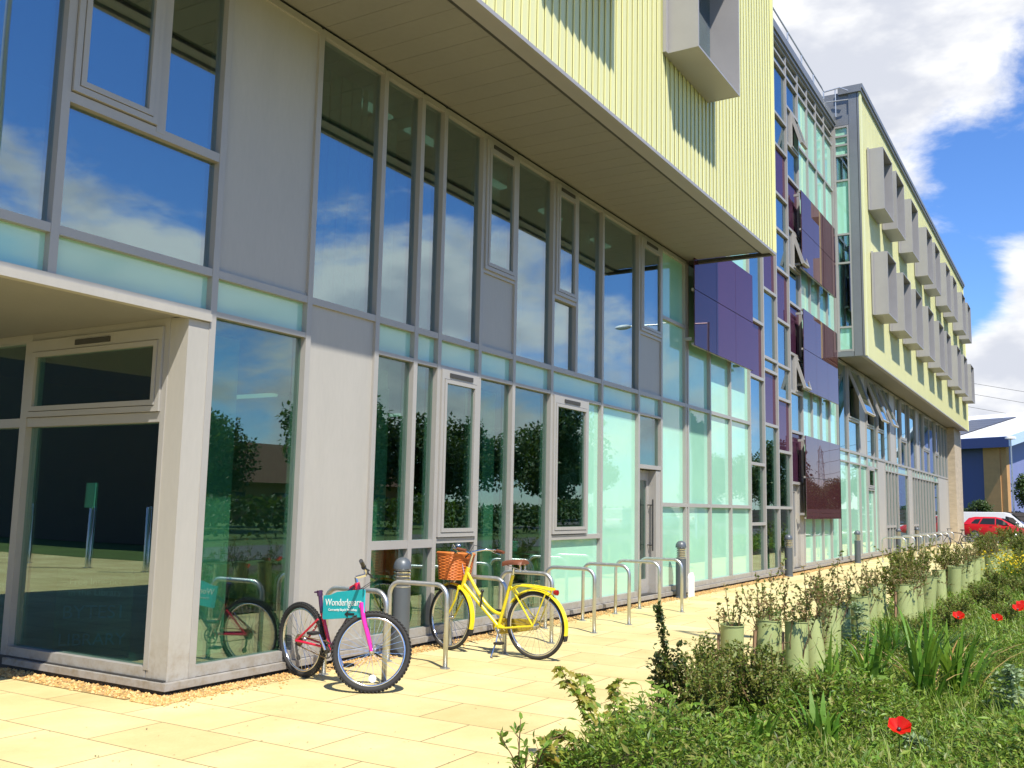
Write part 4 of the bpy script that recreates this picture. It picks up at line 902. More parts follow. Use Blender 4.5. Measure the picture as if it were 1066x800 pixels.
ordn=['first','second','third','fourth','fifth','sixth','seventh','eighth','ninth','tenth','eleventh','twelfth','thirteenth','fourteenth','fifteenth','sixteenth','seventeenth','eighteenth','nineteenth','twentieth','twenty first','twenty second','twenty third','twenty fourth','twenty fifth','twenty sixth','twenty seventh','twenty eighth','twenty ninth']
for i,(x,y) in enumerate(TP):
    r=random.Random(100+i); z=bedz(x,y); lean=(rad(r.uniform(-5,5)),rad(r.uniform(-7,7)),r.uniform(.6,2.4))
    lb='green plastic tree shelter, '+('nearest of the row' if i==0 else 'farthest of the row' if i==len(TP)-1 else ordn[i]+' along the row counted from the near end')
    o=shel[i%3]
    if i<3: o.location=(x,y,z); o.rotation_euler=lean; o['label']=lb
    else: o=dup(o,(x,y,z),0,lb,rot=lean)
    o['group']='tree shelters along the planting bed'
    hl='thin hedge plant growing out of the '+('nearest' if i==0 else 'farthest' if i==len(TP)-1 else ordn[i])+' tree shelter from the near end'
    h=hedge[i%5]; sc=r.uniform(.85,1.15)*(1 if x<16 else .92)
    if i<5: h.location=(x,y,z); h.rotation_euler=(0,0,r.uniform(0,6)); h.scale=(sc,)*3; h['label']=hl
    else: h=dup(h,(x,y,z),r.uniform(0,6),hl,sc)
    h['group']='hedge plants in the tree shelters'
# bushy small-leaved shrubs in the near bed
sp_=[]
for v in range(3):
    r=random.Random(80+v); st,lv=shrub_mesh(r,.72,15,.040,.023,2.6,.5,side=1.2); t=thing('leafy_shrub','shrub','shrub',(0,0,0)); plant(t,st,lv,M['twig'],M['leaf_shrub']); sp_.append(t)
sl=[((6.72,2.42),.82,'yellow green small-leaved shrub right behind the dark upright sapling'),((7.10,2.40),.84,'yellow green small-leaved shrub left of the nearest tree shelters'),((7.30,2.18),.80,'tall yellow green shrub in front of the nearest tree shelters'),((7.60,2.66),.66,'yellow green shrub hiding the foot of the nearest tree shelter'),((6.95,2.02),.80,'low yellow green shrub in the middle of the near bed'),((6.35,2.12),.72,'low yellow green shrub at the bottom edge, right of the maple sapling'),((7.3,1.75),.55,'low small-leaved shrub in front of the leaning tree shelters'),
    ((17.6,2.75),1.5,'tall green shrub sticking up behind the middle of the tube row'),((20.5,2.9),1.35,'bushy green shrub behind the tubes, second of the taller ones'),((25.5,2.8),1.4,'green shrub beyond the tubes, in line with the far bike stands'),((31.5,2.5),1.5,'green shrub past the far end of the tube row'),((34.0,1.8),1.4,'round green shrub beyond the farthest tree shelter, below the red car'),((37.5,3.0),1.6,'far green shrub beside the paving near the pier'),((40.5,2.0),1.7,'far green shrub in front of the parked cars'),((44.5,2.9),1.7,'farthest green shrub at the end of the bed')]
for i,((x,y),s_,l) in enumerate(sl):
    z=bedz(x,y); a=i*1.7
    if i<3: o=sp_[i]; o.location=(x,y,z); o.rotation_euler=(0,0,a); o.scale=(s_,)*3; o['label']=l
    else: o=dup(sp_[i%3],(x,y,z),a,l,s_)
    o['group']='shrubs in the planting bed'
wd_=[(12.2,1.75,.55),(13.4,1.5,.5),(14.6,1.0,.6),(15.3,1.62,.55),(16.6,1.2,.7),(18.0,1.55,.62),(19.5,1.0,.75),(21.0,1.5,.7),(22.6,.95,.8),(25.0,1.45,.8),(27.0,1.1,.9),(29.5,1.4,.95),(31.5,1.0,1.0),(11.2,1.0,.4),(9.6,1.45,.42),(10.1,.75,.38)]
for i,(x,y,s_) in enumerate(wd_):
    o=dup(sp_[i%3],(x,y,bedz(x,y)),i*2.1,'weed bush on the grassy slope, '+('nearest of its kind' if i==14 else 'farthest of its kind' if i==12 else '%d m away, %s side'%(round(math.hypot(x,y)),'tube' if y>1.3 else 'right')),(s_*1.3,s_*1.3,s_)); o.name='weed_bush'; o['category']='bush'; o['group']='weed bushes on the grassy slope'
# dark upright sapling at the paving edge
def sapling(name,label,cat,loc,r,h,ns,ll,lw,dens,mat,kind,spread,side=.4,up=.2):
    t=thing(name,label,cat,loc); st,lv=shrub_mesh(r,h,ns,ll,lw,dens,spread,kind,side,.06,up); plant(t,st,lv,M['twig'],mat); return t
t=thing('hawthorn_sapling','dark slender hawthorn sapling with one tall upright stem at the paving edge','sapling',(6.74,2.66,.05)); r=random.Random(5); st,lv=MB(),MB()
pts=[Vector((.0,0,0)),Vector((.02,.0,.25)),Vector((.0,.01,.5)),Vector((-.02,.03,.70)),Vector((-.035,.05,.84))]; st.tube(pts,[.008,.007,.005,.003,.0015],5)
for i in range(95):
    f=r.random()**.8*3.99; j=int(f); p=pts[j].lerp(pts[j+1],f-j)
    for k in range(5): leaf(lv,p+rv(r,.012),(rv(r)+Vector((0,0,.3))),rv(r)+Vector((0,0,1)),r.uniform(.025,.042),r.uniform(.018,.03))
for i in range(46):
    z=r.uniform(.06,.50); a=r.uniform(0,6.28); d=Vector((math.cos(a),math.sin(a),r.uniform(.1,.7))).normalized(); l_=r.uniform(.10,.26)*(1.1-z); p0=Vector((.01,0,z)); st.tube([p0,p0+d*l_],[.004,.0015],4)
    for k in range(int(l_*150)): leaf(lv,p0+d*l_*r.random()+rv(r,.012),rv(r)+d,rv(r)+Vector((0,0,1)),r.uniform(.03,.05),r.uniform(.022,.036))
plant(t,st,lv,M['twig'],M['leaf_dark'])
# maple saplings with lobed yellowing leaves
def maple(label,loc,stems,seed,ls):
    r=random.Random(seed); t=thing('maple_sapling',label,'sapling',loc); st,lv=MB(),MB()
    for pts in stems:
        pts=[Vector(p) for p in pts]; n=len(pts); st.tube(pts,[.006*(1-.7*j/n) for j in range(n)],5)
        for s0,s1 in zip(pts[:-1],pts[1:]):
            for c in range(max(3,int((s1-s0).length*135))):
                p=s0.lerp(s1,r.random()); a=r.uniform(0,6.28); d=Vector((math.cos(a),math.sin(a),r.uniform(-.1,.5))); q=p+d*.03; st.tube([p,q],.0011,3); 
                leaf(lv,q,d+Vector((0,0,-.75)),Vector((d.x,d.y,.7))+rv(r,.35),ls*r.uniform(.6,1.15),ls*r.uniform(.6,1.0),'m')
        for c in range(7): a=c*.9; leaf(lv,pts[-1]-Vector((0,0,.02)),Vector((math.cos(a),math.sin(a),.6)),Vector((0,0,1))+rv(r,.2),ls*.55,ls*.5,'m')
    plant(t,st,lv,M['twig'],M['leaf_maple'])
maple('tall spindly maple sapling with yellowing lobed leaves at the bottom of the picture',(5.66,2.64,.04),[[(0,0,0),(-.03,.03,.2),(-.08,.12,.36),(-.14,.20,.46),(-.16,.24,.56)],[(-.05,.08,.30),(-.03,.13,.42),(-.01,.16,.5)],[(.02,0,0),(.07,.0,.18),(.13,-.02,.34),(.16,-.02,.47)],[(.03,-.02,0),(.03,-.08,.16),(.06,-.09,.30)],[(.0,.03,.0),(-.06,-.02,.14),(-.08,-.03,.24)]],3,.072)
sapling('laurel_shrub','low shrub with narrow upright leaves at the bottom edge, left of the maple sapling','shrub',(4.86,2.74,.02),random.Random(9),.40,6,.065,.022,.9,M['leaf_broad'],'l',.55,.5,.5)
maple('small low maple with broad green leaves beside the narrow-leaved shrub',(5.04,2.66,.02),[[(0,0,0),(.01,.01,.18),(.04,-.02,.30)],[(0,0,0),(-.05,.03,.16),(-.07,.05,.27)],[(.0,0,0),(.09,-.05,.14),(.12,-.07,.24)]],8,.088)
# broad-leaved plants between
for i,(x,y,s_,l) in enumerate(((6.28,2.56,.36,'broad-leaved green plant at the foot of the hawthorn sapling'),(6.0,2.30,.30,'broad-leaved green plant right of the maple sapling at the bottom edge'),(7.35,1.45,.34,'broad-leaved green plant between the blade clumps in the near bed'))):
    r=random.Random(130+i); t=thing('broad_leaved_plant',l,'plant',(x,y,bedz(x,y))); st,lv=MB(),MB()
    for k in range(22):
        a=r.uniform(0,6.28); rr=r.uniform(.3,1)*s_*.8; e=Vector((math.cos(a)*rr*.6,math.sin(a)*rr*.6,s_*r.uniform(.3,1))); st.tube([(0,0,0),e],.002,3); leaf(lv,e,Vector((math.cos(a),math.sin(a),.15)),Vector((0,0,1))+rv(r,.25),r.uniform(.07,.13),r.uniform(.05,.09),'l')
    plant(t,st,lv,M['twig'],M['leaf_broad'])
# sword-leaved clumps
il=[(7.6,1.70,.62,'sword-leaved clump standing against the leaning tree shelter'),(8.15,1.50,.66,'sword-leaved clump just right of the leaning tree shelter'),(8.22,1.12,.86,'fan of bright sword leaves right of centre in the near bed'),(8.55,.92,.80,'sword-leaved clump with dry yellow blades reaching right'),(6.5,1.52,.42,'small sword-leaved clump at the bottom edge left of the poppy'),(6.1,1.85,.34,'low sword-leaved clump at the bottom edge, leftmost of its kind'),(10.3,1.72,.55,'sword-leaved clump farther back, below the middle tubes')]
for i,(x,y,h,l) in enumerate(il):
    r=random.Random(150+i); t=thing('sword_leaved_clump',l,'plant',(x,y,bedz(x,y)-.01),0,'sword-leaved clumps in the near bed'); g,dr=MB(),MB()
    for k in range(26):
        a=r.uniform(0,6.28); ln=Vector((math.cos(a),math.sin(a),0))*r.uniform(.1,.9); blade(g,(r.gauss(0,.04),r.gauss(0,.04),0),h*r.uniform(.55,1.1),ln,r.uniform(.036,.068),r.uniform(.08,.6),7)
    for k in range(6):
        a=r.uniform(-1.2,.2) if i==3 else r.uniform(0,6.28); blade(dr,(r.gauss(0,.05),r.gauss(0,.05),0),h*r.uniform(.5,.9),Vector((math.cos(a),math.sin(a),0)),.02,r.uniform(.5,.9),6)
    g.build('blades',M['leaf_iris'],t,local=True); dr.build('dry_blades',M['leaf_dry'],t,local=True)['label']='dry straw coloured blades'
# thistles
for i,(x,y,h,l) in enumerate(((10.2,2.0,.62,'tall blue green thistle in front of the middle tree shelters'),(8.0,.50,.42,'silvery thistle at the right edge of the picture'),(6.55,.95,.16,'low silvery thistle rosette beside the nearest poppy'))):
    r=random.Random(170+i); t=thing('thistle',l,'plant',(x,y,bedz(x,y))); st,lv=MB(),MB(); st.tube([(0,0,0),(.02,0,h*.6),(.0,.02,h)],[.012,.008,.004],6)
    for k in range(46):
        f=r.random(); a=r.uniform(0,6.28); p=Vector((0,0,h*f*.95)); Lg=(.26-.12*f)*(.6 if h<.2 else 1); d=Vector((math.cos(a),math.sin(a),.35)).normalized()
        for q in range(7):
            pp=p+d*Lg*(q/7)-Vector((0,0,.05*(q/7)**2)); 
            for s_ in (1,-1): leaf(lv,pp,d*.6+Vector((-d.y,d.x,.3))*s_+rv(r,.25),Vector((0,0,1))+rv(r,.4),.06*(1.15-q/8)*r.uniform(.6,1.2),.026)
    plant(t,st,lv,M['leaf_silver'],M['leaf_silver'])
r=random.Random(180); t=thing('feathery_herb','dark feathery green herb clump right of the sword-leaved plants','plant',(10.6,1.45,.08)); st,lv=MB(),MB()
for k in range(420):
    a=r.uniform(0,6.28); e=Vector((r.gauss(0,.22),r.gauss(0,.26),abs(r.gauss(.24,.1)))); p=e*.45
    st.tube([p,e],.002,3)
    for q in range(7): leaf(lv,p.lerp(e,r.random()),rv(r)+Vector((0,0,.6)),rv(r),.05,.004)
plant(t,st,lv,M['leaf_feather'],M['leaf_feather'])
# poppies
for i,(x,y,zt,s_,l) in enumerate(((5.55,.89,.46,.047,'nearest red poppy, low in the bottom right corner'),(11.6,1.22,.48,.050,'red poppy standing alone in front of the far tubes'),(11.8,.86,.47,.045,'middle red poppy of the right-hand group'),(12.6,.70,.52,.048,'red poppy at the right edge, left one of the touching pair'),(12.9,.675,.535,.05,'red poppy cut by the right edge of the picture'))):
    r=random.Random(190+i); z0=bedz(x,y); t=thing('poppy',l,'flower',(x,y,z0),0,'red poppies in the bed'); st=MB(); st.tube([(0,.02,0),(.01,0,(zt-z0)*.6),(0,0,zt-z0)],.003,5); st.build('stem',M['leaf_weed'],t,local=True)
    pt=MB(); c=Vector((0,0,zt-z0)); ax=Vector((-.55,-.2,.8)).normalized(); s_*=1.22; u=ax.orthogonal().normalized(); w_=ax.cross(u)
    for k in range(5):
        n0=len(pt.v); a0=k*1.2566
        for ii in range(6):
            for jj in range(4):
                a=a0+(ii/5-.5)*1.75; rr=s_*(.12+jj/3*(1+.10*math.sin(ii*2.3+k))); lift=s_*(.85*(jj/3)**1.2)*(.8+.12*math.sin(ii*1.9+k*2)); pt.v.append(tuple(c+(u*math.cos(a)+w_*math.sin(a))*rr*.92+ax*(lift+.002*k)))
        for ii in range(5):
            for jj in range(3): q=n0+ii*4+jj; pt.f.append((q,q+4,q+5,q+1)); pt.m.append(0)
    pt.build('petals',M['petal'],t,smooth=True,local=True); ce=MB(); ce.ball(tuple(c+ax*.012),.012,10); ce.build('seed_head',M['black'],t,local=True)
# ground cover: weeds and grass over the whole bed
def cover():
    r=random.Random(21); w=MB(); g=MB()
    def ok(x,y): return y<2.80-.05*math.sin(x*3) and y>-.4
    def tuft(x,y,s_,big):
        z=bedz(x,y); n=int(r.uniform(11,22)); h=s_*r.uniform(.5,1.2)
        for k in range(n):
            a=r.uniform(0,6.28); d=Vector((math.cos(a),math.sin(a),r.uniform(-.3,1.3))); q=Vector((x,y,z))+Vector((d.x*.3,d.y*.3,.8))*h*r.random()
            leaf(w,q,d,Vector((0,0,1))+rv(r,.4),big*r.uniform(.6,1.4),big*r.uniform(.28,.5),'d')
    for i in range(6800):
        x=4.9+6.4*r.random(); y=r.uniform(.05,2.8)
        if ok(x,y) and not (y>2.6 and r.random()<.6) and not (x>8.5 and 1.5<y<2.9 and r.random()<.6): tuft(x,y,(.16+.26*max(0,math.sin(x*2.1+y*1.3)*math.sin(y*2.7-x*.8)+.25)) if y<2.5 else .14,r.choice((.022,.03,.042,.06)))
    for i in range(3400):
        x=11+21*r.random()**1.3; y=r.uniform(.2,2.78)
        if r.random()<.8 or y<2: tuft(x,y,(.16 if y>1.2 else .26) if y<2.3 else .30,.055)
    for i in range(1300): tuft(32+28*r.random(),r.uniform(-.5,2.7),.5,.15)
    for i in range(26000):
        x=5.2+8*r.random()**1.2; y=r.uniform(-.1,3.3)
        if not ok(x,y): continue
        if r.random()<(.65 if x<7.6 else 0): continue
        if y>1.4 and r.random()<(.55 if x<8.5 else .85): continue
        a=r.uniform(0,6.28); blade(g,(x,y,bedz(x,y)),r.uniform(.10,.30),Vector((math.cos(a),math.sin(a),0))*r.uniform(.2,1),r.uniform(.004,.008),r.uniform(.1,.7),3)
    for i in range(14000):
        x=11+24*r.random()**1.2; y=r.uniform(-.1,2.4); a=r.uniform(0,6.28); blade(g,(x,y,bedz(x,y)),r.uniform(.12,.34)*(.6 if 1.2<y<2.1 else 1),Vector((math.cos(a),math.sin(a),0))*r.uniform(.2,1),r.uniform(.008,.016),r.uniform(.1,.7),3)
    tag(w.build('ground_cover',M['leaf_weed']),'mixed green weeds covering the planting bed','ground cover',kind='stuff')
    tag(g.build('grass',M['leaf_grass']),'long loose grass growing through the planting bed','grass',kind='stuff')
cover()
# yellow flowering weed near the end of the tubes
r=random.Random(31); t=thing('yellow_flowered_weed','clump of yellow flowering weed at the right edge near the far tubes','plant',(23.5,1.35,.08)); st,lv=MB(),MB(); fl=MB()
for k in range(60):
    e=Vector((r.gauss(0,.45),r.gauss(0,.3),r.uniform(.3,.75))); st.tube([(e.x*.4,e.y*.4,0),e],.004,3)
    for q in range(5): leaf(fl,e+rv(r,.05),rv(r),rv(r),.05,.045)
    for q in range(6): leaf(lv,e*r.random(),rv(r),rv(r)+Vector((0,0,1)),.08,.03)
plant(t,st,lv,M['leaf_weed'],M['leaf_weed']); fl.build('flowers',leafmat('yellow_petals',[(.7,.5,.01),(.8,.6,.02)],.3),t,local=True)
# ------------------------------------------------------------------ beyond the bed: car park, warehouse, trees
def loft(b,secs,cap=True):
    n=len(secs[0]); k0=len(b.v)
    for s_ in secs: b.v+= [tuple(p) for p in s_]
    for i in range(len(secs)-1):
        for j in range(n): b.f.append((k0+i*n+j,k0+i*n+(j+1)%n,k0+(i+1)*n+(j+1)%n,k0+(i+1)*n+j)); b.m.append(0)
    if cap: b.f+=[tuple(range(k0,k0+n))[::-1],tuple(range(k0+(len(secs)-1)*n,k0+len(secs)*n))]; b.m+=[0,0]
M['carglass']=backed('car_glass',(.02,.025,.03),.12); M['tail']=pm('tail_lens',(.4,.01,.01),.2); M['hlamp']=pm('headlamp_lens',(.7,.7,.7),.1,0,.02,coat=1)
def car(name,label,cat,loc,rz,paint,top,van=False):
    t=thing(name,label,cat,loc,rz); Lh,W=(2.0,.86) if not van else (2.35,.92)
    # x forward; sections along x: (x, sill z, belt z, half width)
    bel=[(-Lh,.42,.80,.70),(-Lh+.06,.30,.98,.80),(-Lh+.5,.24,.98,W),(-.6,.22,.95,W),(.5,.22,.93,W),(Lh-.9,.24,.90,W),(Lh-.35,.26,.78,.82),(Lh-.06,.32,.66,.74),(Lh,.40,.58,.64)]
    if van: bel=[(-Lh,.42,1.02,.84),(-Lh+.04,.32,1.06,.88),(-.6,.26,1.06,W),(.6,.26,1.04,W),(1.45,.28,1.02,W),(2.0,.30,.90,.86),(Lh-.08,.36,.80,.78),(Lh,.42,.68,.66)]
    b=MB(); loft(b,[[(x,-w*.93,z0),(x,-w,z0+.16),(x,-w,z1-.12),(x,-w*.93,z1),(x,w*.93,z1),(x,w,z1-.12),(x,w,z0+.16),(x,w*.93,z0)] for x,z0,z1,w in bel])
    autosmooth(b.build('body',paint,t,local=True,bevel=0),50)
    if van: cab=[(-Lh+.03,1.04,1.80,.80),(-Lh+.15,1.04,1.88,.80),(.35,1.03,1.90,.80),(.75,1.02,1.80,.76),(1.55,1.0,1.04,.74)]
    else: cab=[(-Lh+.10,.96,1.02,.70),(-Lh+.42,.96,1.38,.58),(-Lh+.8,.95,1.46,.60),(-.1,.94,1.47,.60),(.25,.93,1.40,.59),(1.1,.90,.93,.70)]
    b=MB(); loft(b,[[(x,-W*.95,z0),(x,-w,z1-.03),(x,-w*.9,z1),(x,w*.9,z1),(x,w,z1-.03),(x,W*.95,z0)] for x,z0,z1,w in cab]); autosmooth(b.build('roof',paint,t,local=True),40)
    def win(pts,nm='side_window'):
        for s_ in (-1,1):
            b=MB()
            def Y(x,z):
                f=(z-.95)/(.50 if not van else .9); return s_*(W*.95+( .60 if not van else .80)*0+f*((.60 if not van else .80)-W*.95)+.006)
            n=len(pts); vs=[(x,Y(x,z),z) for x,z in pts]+[(x,Y(x,z)-s_*.03,z) for x,z in pts]
            f=[tuple(range(n)),tuple(range(n,2*n))[::-1]]+[(i,(i+1)%n,n+(i+1)%n,n+i) for i in range(n)]
            if s_>0: f=[q[::-1] for q in f]
            b.add(vs,f); b.build(nm,M['carglass'],t,local=True)
    if van: win([(.45,1.08),(1.36,1.06),(.95,1.50),(.50,1.62)])
    else:
        win([(-.95,1.0),(-.05,.99),(-.05,1.38),(-.75,1.37)]); win([(.02,.99),(.82,.97),(.36,1.28),(.02,1.38)]); win([(-1.45,1.02),(-1.02,1.01),(-.86,1.33),(-1.2,1.30)])
    b=MB(); xs=(.80,1.50) if van else (.30,1.04); zs=(1.78,1.07) if van else (1.39,.97)
    b.add([(xs[0]+.03,-.55,zs[0]),(xs[0]+.03,.55,zs[0]),(xs[1]+.03,.66,zs[1]),(xs[1]+.03,-.66,zs[1]),(xs[0],-.55,zs[0]-.05),(xs[0],.55,zs[0]-.05),(xs[1],.66,zs[1]-.05),(xs[1],-.66,zs[1]-.05)],[(3,2,1,0),(4,5,6,7),(0,1,5,4),(1,2,6,5),(2,3,7,6),(3,0,4,7)]); b.build('windscreen',M['carglass'],t,local=True)
    for x in ((-1.22,1.24) if not van else (-1.4,1.45)):
        for s_ in (-1,1):
            w=bpy.data.objects.new('wheel',None); C.objects.link(w); w.parent=t; w.location=(x,s_*(W-.09),.31)
            b=MB(); b.lathe([(.2,-.1),(.29,-.1),(.31,-.07),(.31,.07),(.29,.1),(.2,.1)],24,'y'); b.build('tyre',M['rubber'],w,smooth=False,local=True)
            b=MB(); b.lathe([(.05,s_*.06),(.2,s_*.085),(.21,s_*.10)],18,'y')
            for k in range(5): a=k*1.2566; b.tube([(0,s_*.09,0),(.19*math.cos(a),s_*.098,.19*math.sin(a))],.028,6)
            b.build('rim',M['steel'],w,local=True)
    for s_ in (-1,1):
        b=MB(); b.ball((Lh-.16,s_*.62,.70 if not van else .80),.13,12,(1,1,.6)); b.build('headlight',M['hlamp'],t,smooth=True,local=True)
        b=MB(); b.box(-Lh-.01,-Lh+.10,s_*.70-.08,s_*.70+.08,.78,1.0); b.build('rear_light',M['tail'],t,local=True,bevel=.02)
        b=MB(); b.ball((.72 if not van else 1.15,s_*(W+.10),1.0 if not van else 1.16),.1,10,(.6,.9,.75)); b.build('mirror',paint,t,smooth=True,local=True)
        b=MB(); b.box(-.35,-.2,s_*(W+.004)-.012,s_*(W+.004)+.012,.84,.87); b.build('door_handle',M['black'],t,local=True)
    return t
redp=pm('red_car_paint',(.55,.012,.015),.25,0,.02,coat=.8); whp=pm('white_car_paint',(.75,.75,.74),.3,0,.02,coat=.6)
car('hatchback','red hatchback parked beyond the concrete pier, in front of a white van','car',(69.0,4.75,0),rad(-93),redp,0)
van0=car('van','white van parked right behind the red hatchback','van',(74.5,5.0,0),rad(-93),whp,0,True); van0.scale=(1,1,.94)
for i,(x,y,a,l) in enumerate(((66,-16.5,.1,'white van parked across the road, nearest of three reflected in the wing windows'),(73,-16.2,.05,'white van parked across the road, middle of three reflected in the wing windows'),(81,-16.8,.0,'white van parked across the road, farthest of three reflected in the wing windows'))): dup(van0,(x,y,0),a,l)
# warehouse, turned about 30 degrees to the college
wh=thing('warehouse','blue metal warehouse with a white roof and solar panels beyond the car park','building',(110,6.36,0)); wh.rotation_euler=(0,0,rad(60))
M['navy_shaded']=pm('navy_shaded_cladding',(.045,.065,.20),.5,0,.05,.3,stretch=(6,6,.1)); M['sunlit']=pm('sunlit_blue_cladding',(.19,.22,.42),.5,0,.05,.3,stretch=(6,6,.1)); M['brickb']=pm('buff_brick',(.48,.27,.11),.85,0,.15,1.5,.3,30); M['roofw']=pm('white_roof_sheet',(.78,.80,.82),.4,0,.03)  # one blue cladding in two tones: shade put into eave wall, sunlight into gable
# local x runs along the eave wall (away to the left), local -y runs along the gable
Lw,Dw,He,Hr=60,30,9.2,13.3
b=MB(); b.box(.6,Lw,-Dw+.6,-.6,0,He-.2); b.build('eave_wall',M['navy_shaded'],wh,local=True)
b=MB(); b.prism([(-.6,0),(-.6,He),(-Dw/2,Hr-.2),(-Dw+.6,He),(-Dw+.6,0)],'x',.3,.62); b.build('gable_wall',M['sunlit'],wh,local=True)
b=MB(); b.box(.9,2.75,-.62,.0,0,He-.45); b.box(.25,.9,-.62,-.12,0,He-.451); b.build('brick_pier',M['brickb'],wh,local=True)
b=MB(); b.box(2.75,Lw,-.62,-.25,0,1.6); b.build('brick_plinth',M['brickb'],wh,local=True)
b=MB(); b.prism([(.9,He-.1),(.9,He+.35),(-Dw/2,Hr+.35),(-Dw-.9,He+.35),(-Dw-.9,He-.1),(-Dw/2,Hr)],'x',-.9,Lw+.5); rf=b.build('roof',M['roofw'],wh,local=True)
b=MB(); b.box(-.9,Lw,.9,1.1,He-.75,He+.30); b.build('gutter_fascia',M['navy_shaded'],wh,local=True)
b=MB(); b.prism([(1.1,He-.7),(1.1,He+.36),(-Dw/2,Hr+.40),(-Dw/2,Hr-.5)],'x',-1.15,-.9); b.build('barge_board',pm('pale_blue_trim',(.42,.55,.72),.4),wh,local=True)
sl=Vector((0,-(Dw/2+.9),Hr-He)).normalized(); up=Vector((0,-sl.z,sl.y)); up=up if up.z>0 else -up
for i in range(7):
    b=MB(); x0=6+i*6.2
    for j in range(6):
        p0=Vector((x0,.9,He+.35))+sl*(2.2+j*1.72)+up*.05; a=[p0,p0+Vector((5.7,0,0)),p0+Vector((5.7,0,0))+sl*1.64,p0+sl*1.64]
        vs=[tuple(q) for q in a]+[tuple(q+up*.06) for q in a]; b.add(vs,[(3,2,1,0),(4,5,6,7),(0,1,5,4),(1,2,6,5),(2,3,7,6),(3,0,4,7)])
    b.build('solar_array',pm('solar_glass',(.03,.03,.045),.25),wh,local=True)
# low fence and planting in front of the warehouse
fn=thing('timber_fence','low dark timber fence behind the parked van','fence',(84,-14,0)); M['fence']=pm('weathered_timber',(.10,.085,.075),.9,0,.15,2)
b=MB()
for i in range(5): b.box(83.95,84.0,-14,14,.15+i*.34,.45+i*.34)
b.build('boards',M['fence'],fn)
for i in range(12):
    b=MB(); b.box(84.0,84.12,-14+i*2.54,-13.88+i*2.54,0,1.9); b.build('post',M['fence'],fn)
# ---- trees
def tree_mesh(seed,h,cr,leafm,n,ls,shape='round',th=None):
    r=random.Random(seed); st,lv=MB(),MB(); th=th or h*.13
    st.tube([(0,0,-.2),(r.gauss(0,.05)*h*.2,0,th),(r.gauss(0,.1),r.gauss(0,.1),h*.75)],[h*.022,h*.016,h*.004],8)
    cl=[]
    if shape=='cone':
        for k in range(46):
            f=(k+.5)/46; rad_=cr*(1-f)**.8*r.uniform(.55,1.1); a=k*2.4+r.uniform(-.4,.4); cl.append((Vector((math.cos(a)*rad_*.62,math.sin(a)*rad_*.62,th*.5+(h-th*.5)*f)),.32*cr*(1.1-f)+.12))
    else:
        for k in range(26):
            d=rv(r).normalized(); d.z=d.z*.8+.1; c=Vector((0,0,th+(h-th)*.5))+Vector((d.x*cr*.72,d.y*cr*.72,d.z*(h-th)*.45))*r.uniform(.55,1.05); cl.append((c,cr*r.uniform(.26,.46)))
    for c,rr in cl:
        st.tube([(0,0,max(th*.8,c.z*.55)),tuple(c*.6+Vector((0,0,c.z*.3))),tuple(c)],[h*.007,h*.004,h*.001],4)
        for q in range(int(n/len(cl))):
            v=rv(r); v.normalize(); p=c+Vector((v.x,v.y,v.z*.75))*rr*r.random()**.35; leaf(lv,p,rv(r),v+Vector((0,0,.7)),ls*r.uniform(.6,1.3),ls*r.uniform(.45,.8),'d')
    return st,lv
def tree(name,label,loc,seed,h,cr,lm,n,ls,shape='round',th=None,grp='trees across the road'):
    t=thing(name,label,'tree',loc,0,grp); st,lv=tree_mesh(seed,h,cr,lm,n,ls,shape,th); st.build('trunk',M['bark'],t,local=True,smooth=True); lv.build('crown',lm,t,local=True); return t
ta=tree('broadleaf_tree','broad leafy tree across the road, reflected at the left of the ground floor glass',(34,-29,0),1,8.2,4.2,M['leaf_tree'],9500,.36)
tb=tree('broadleaf_tree','tall round leafy tree across the road, reflected in the first tall casement',(48,-28,0),2,9.6,4.6,M['leaf_tree'],9500,.38)
tc_=tree('conifer_tree','pointed dark conifer across the road, reflected beside the corner column',(36.5,-33,0),3,9.2,2.4,M['leaf_conifer'],5200,.34,'cone',2)
td=tree('poplar_tree','tall narrow tree across the road, reflected in the stair tower',(92,-20,0),4,11,2.2,M['leaf_tree'],5200,.40,'cone',2)
k=0
for src,x,y,s_,l in ((tb,55,-27,.85,'leafy tree across the road, next to the one reflected in the first casement'),(ta,64,-29,1.05,'wide leafy tree across the road, reflected in the glass behind the yellow bicycle'),(tb,74,-27,1.15,'tall leafy tree across the road, reflected in the casement above the mint panel'),(ta,82,-29,1.0,'leafy tree across the road, just left of the narrow trees'),(td,99,-21,.9,'narrow tree across the road, second of the pair reflected in the tower'),(td,106,-24,1.05,'narrow tree across the road, beyond the reflected pair'),(ta,118,-26,1.0,'big leafy tree across the road opposite the wing'),(tb,132,-24,1.2,'leafy tree across the road near the car park'),(tb,150,-30,.6,'leafy tree across the road, far beyond the car park'),(ta,24,-31,.95,'leafy tree across the road, leftmost of the reflected row'),(tb,43,-35,.8,'smaller leafy tree standing behind the row across the road'),(ta,170,-18,1.2,'leafy tree at the far end of the road'),(tb,14,-33,.9,'leafy tree across the road behind the plaza'),(ta,2,-34,1.0,'leafy tree across the road, farthest behind the camera')):
    o=dup(src,(x,y,0),k*1.3,l,s_); k+=1
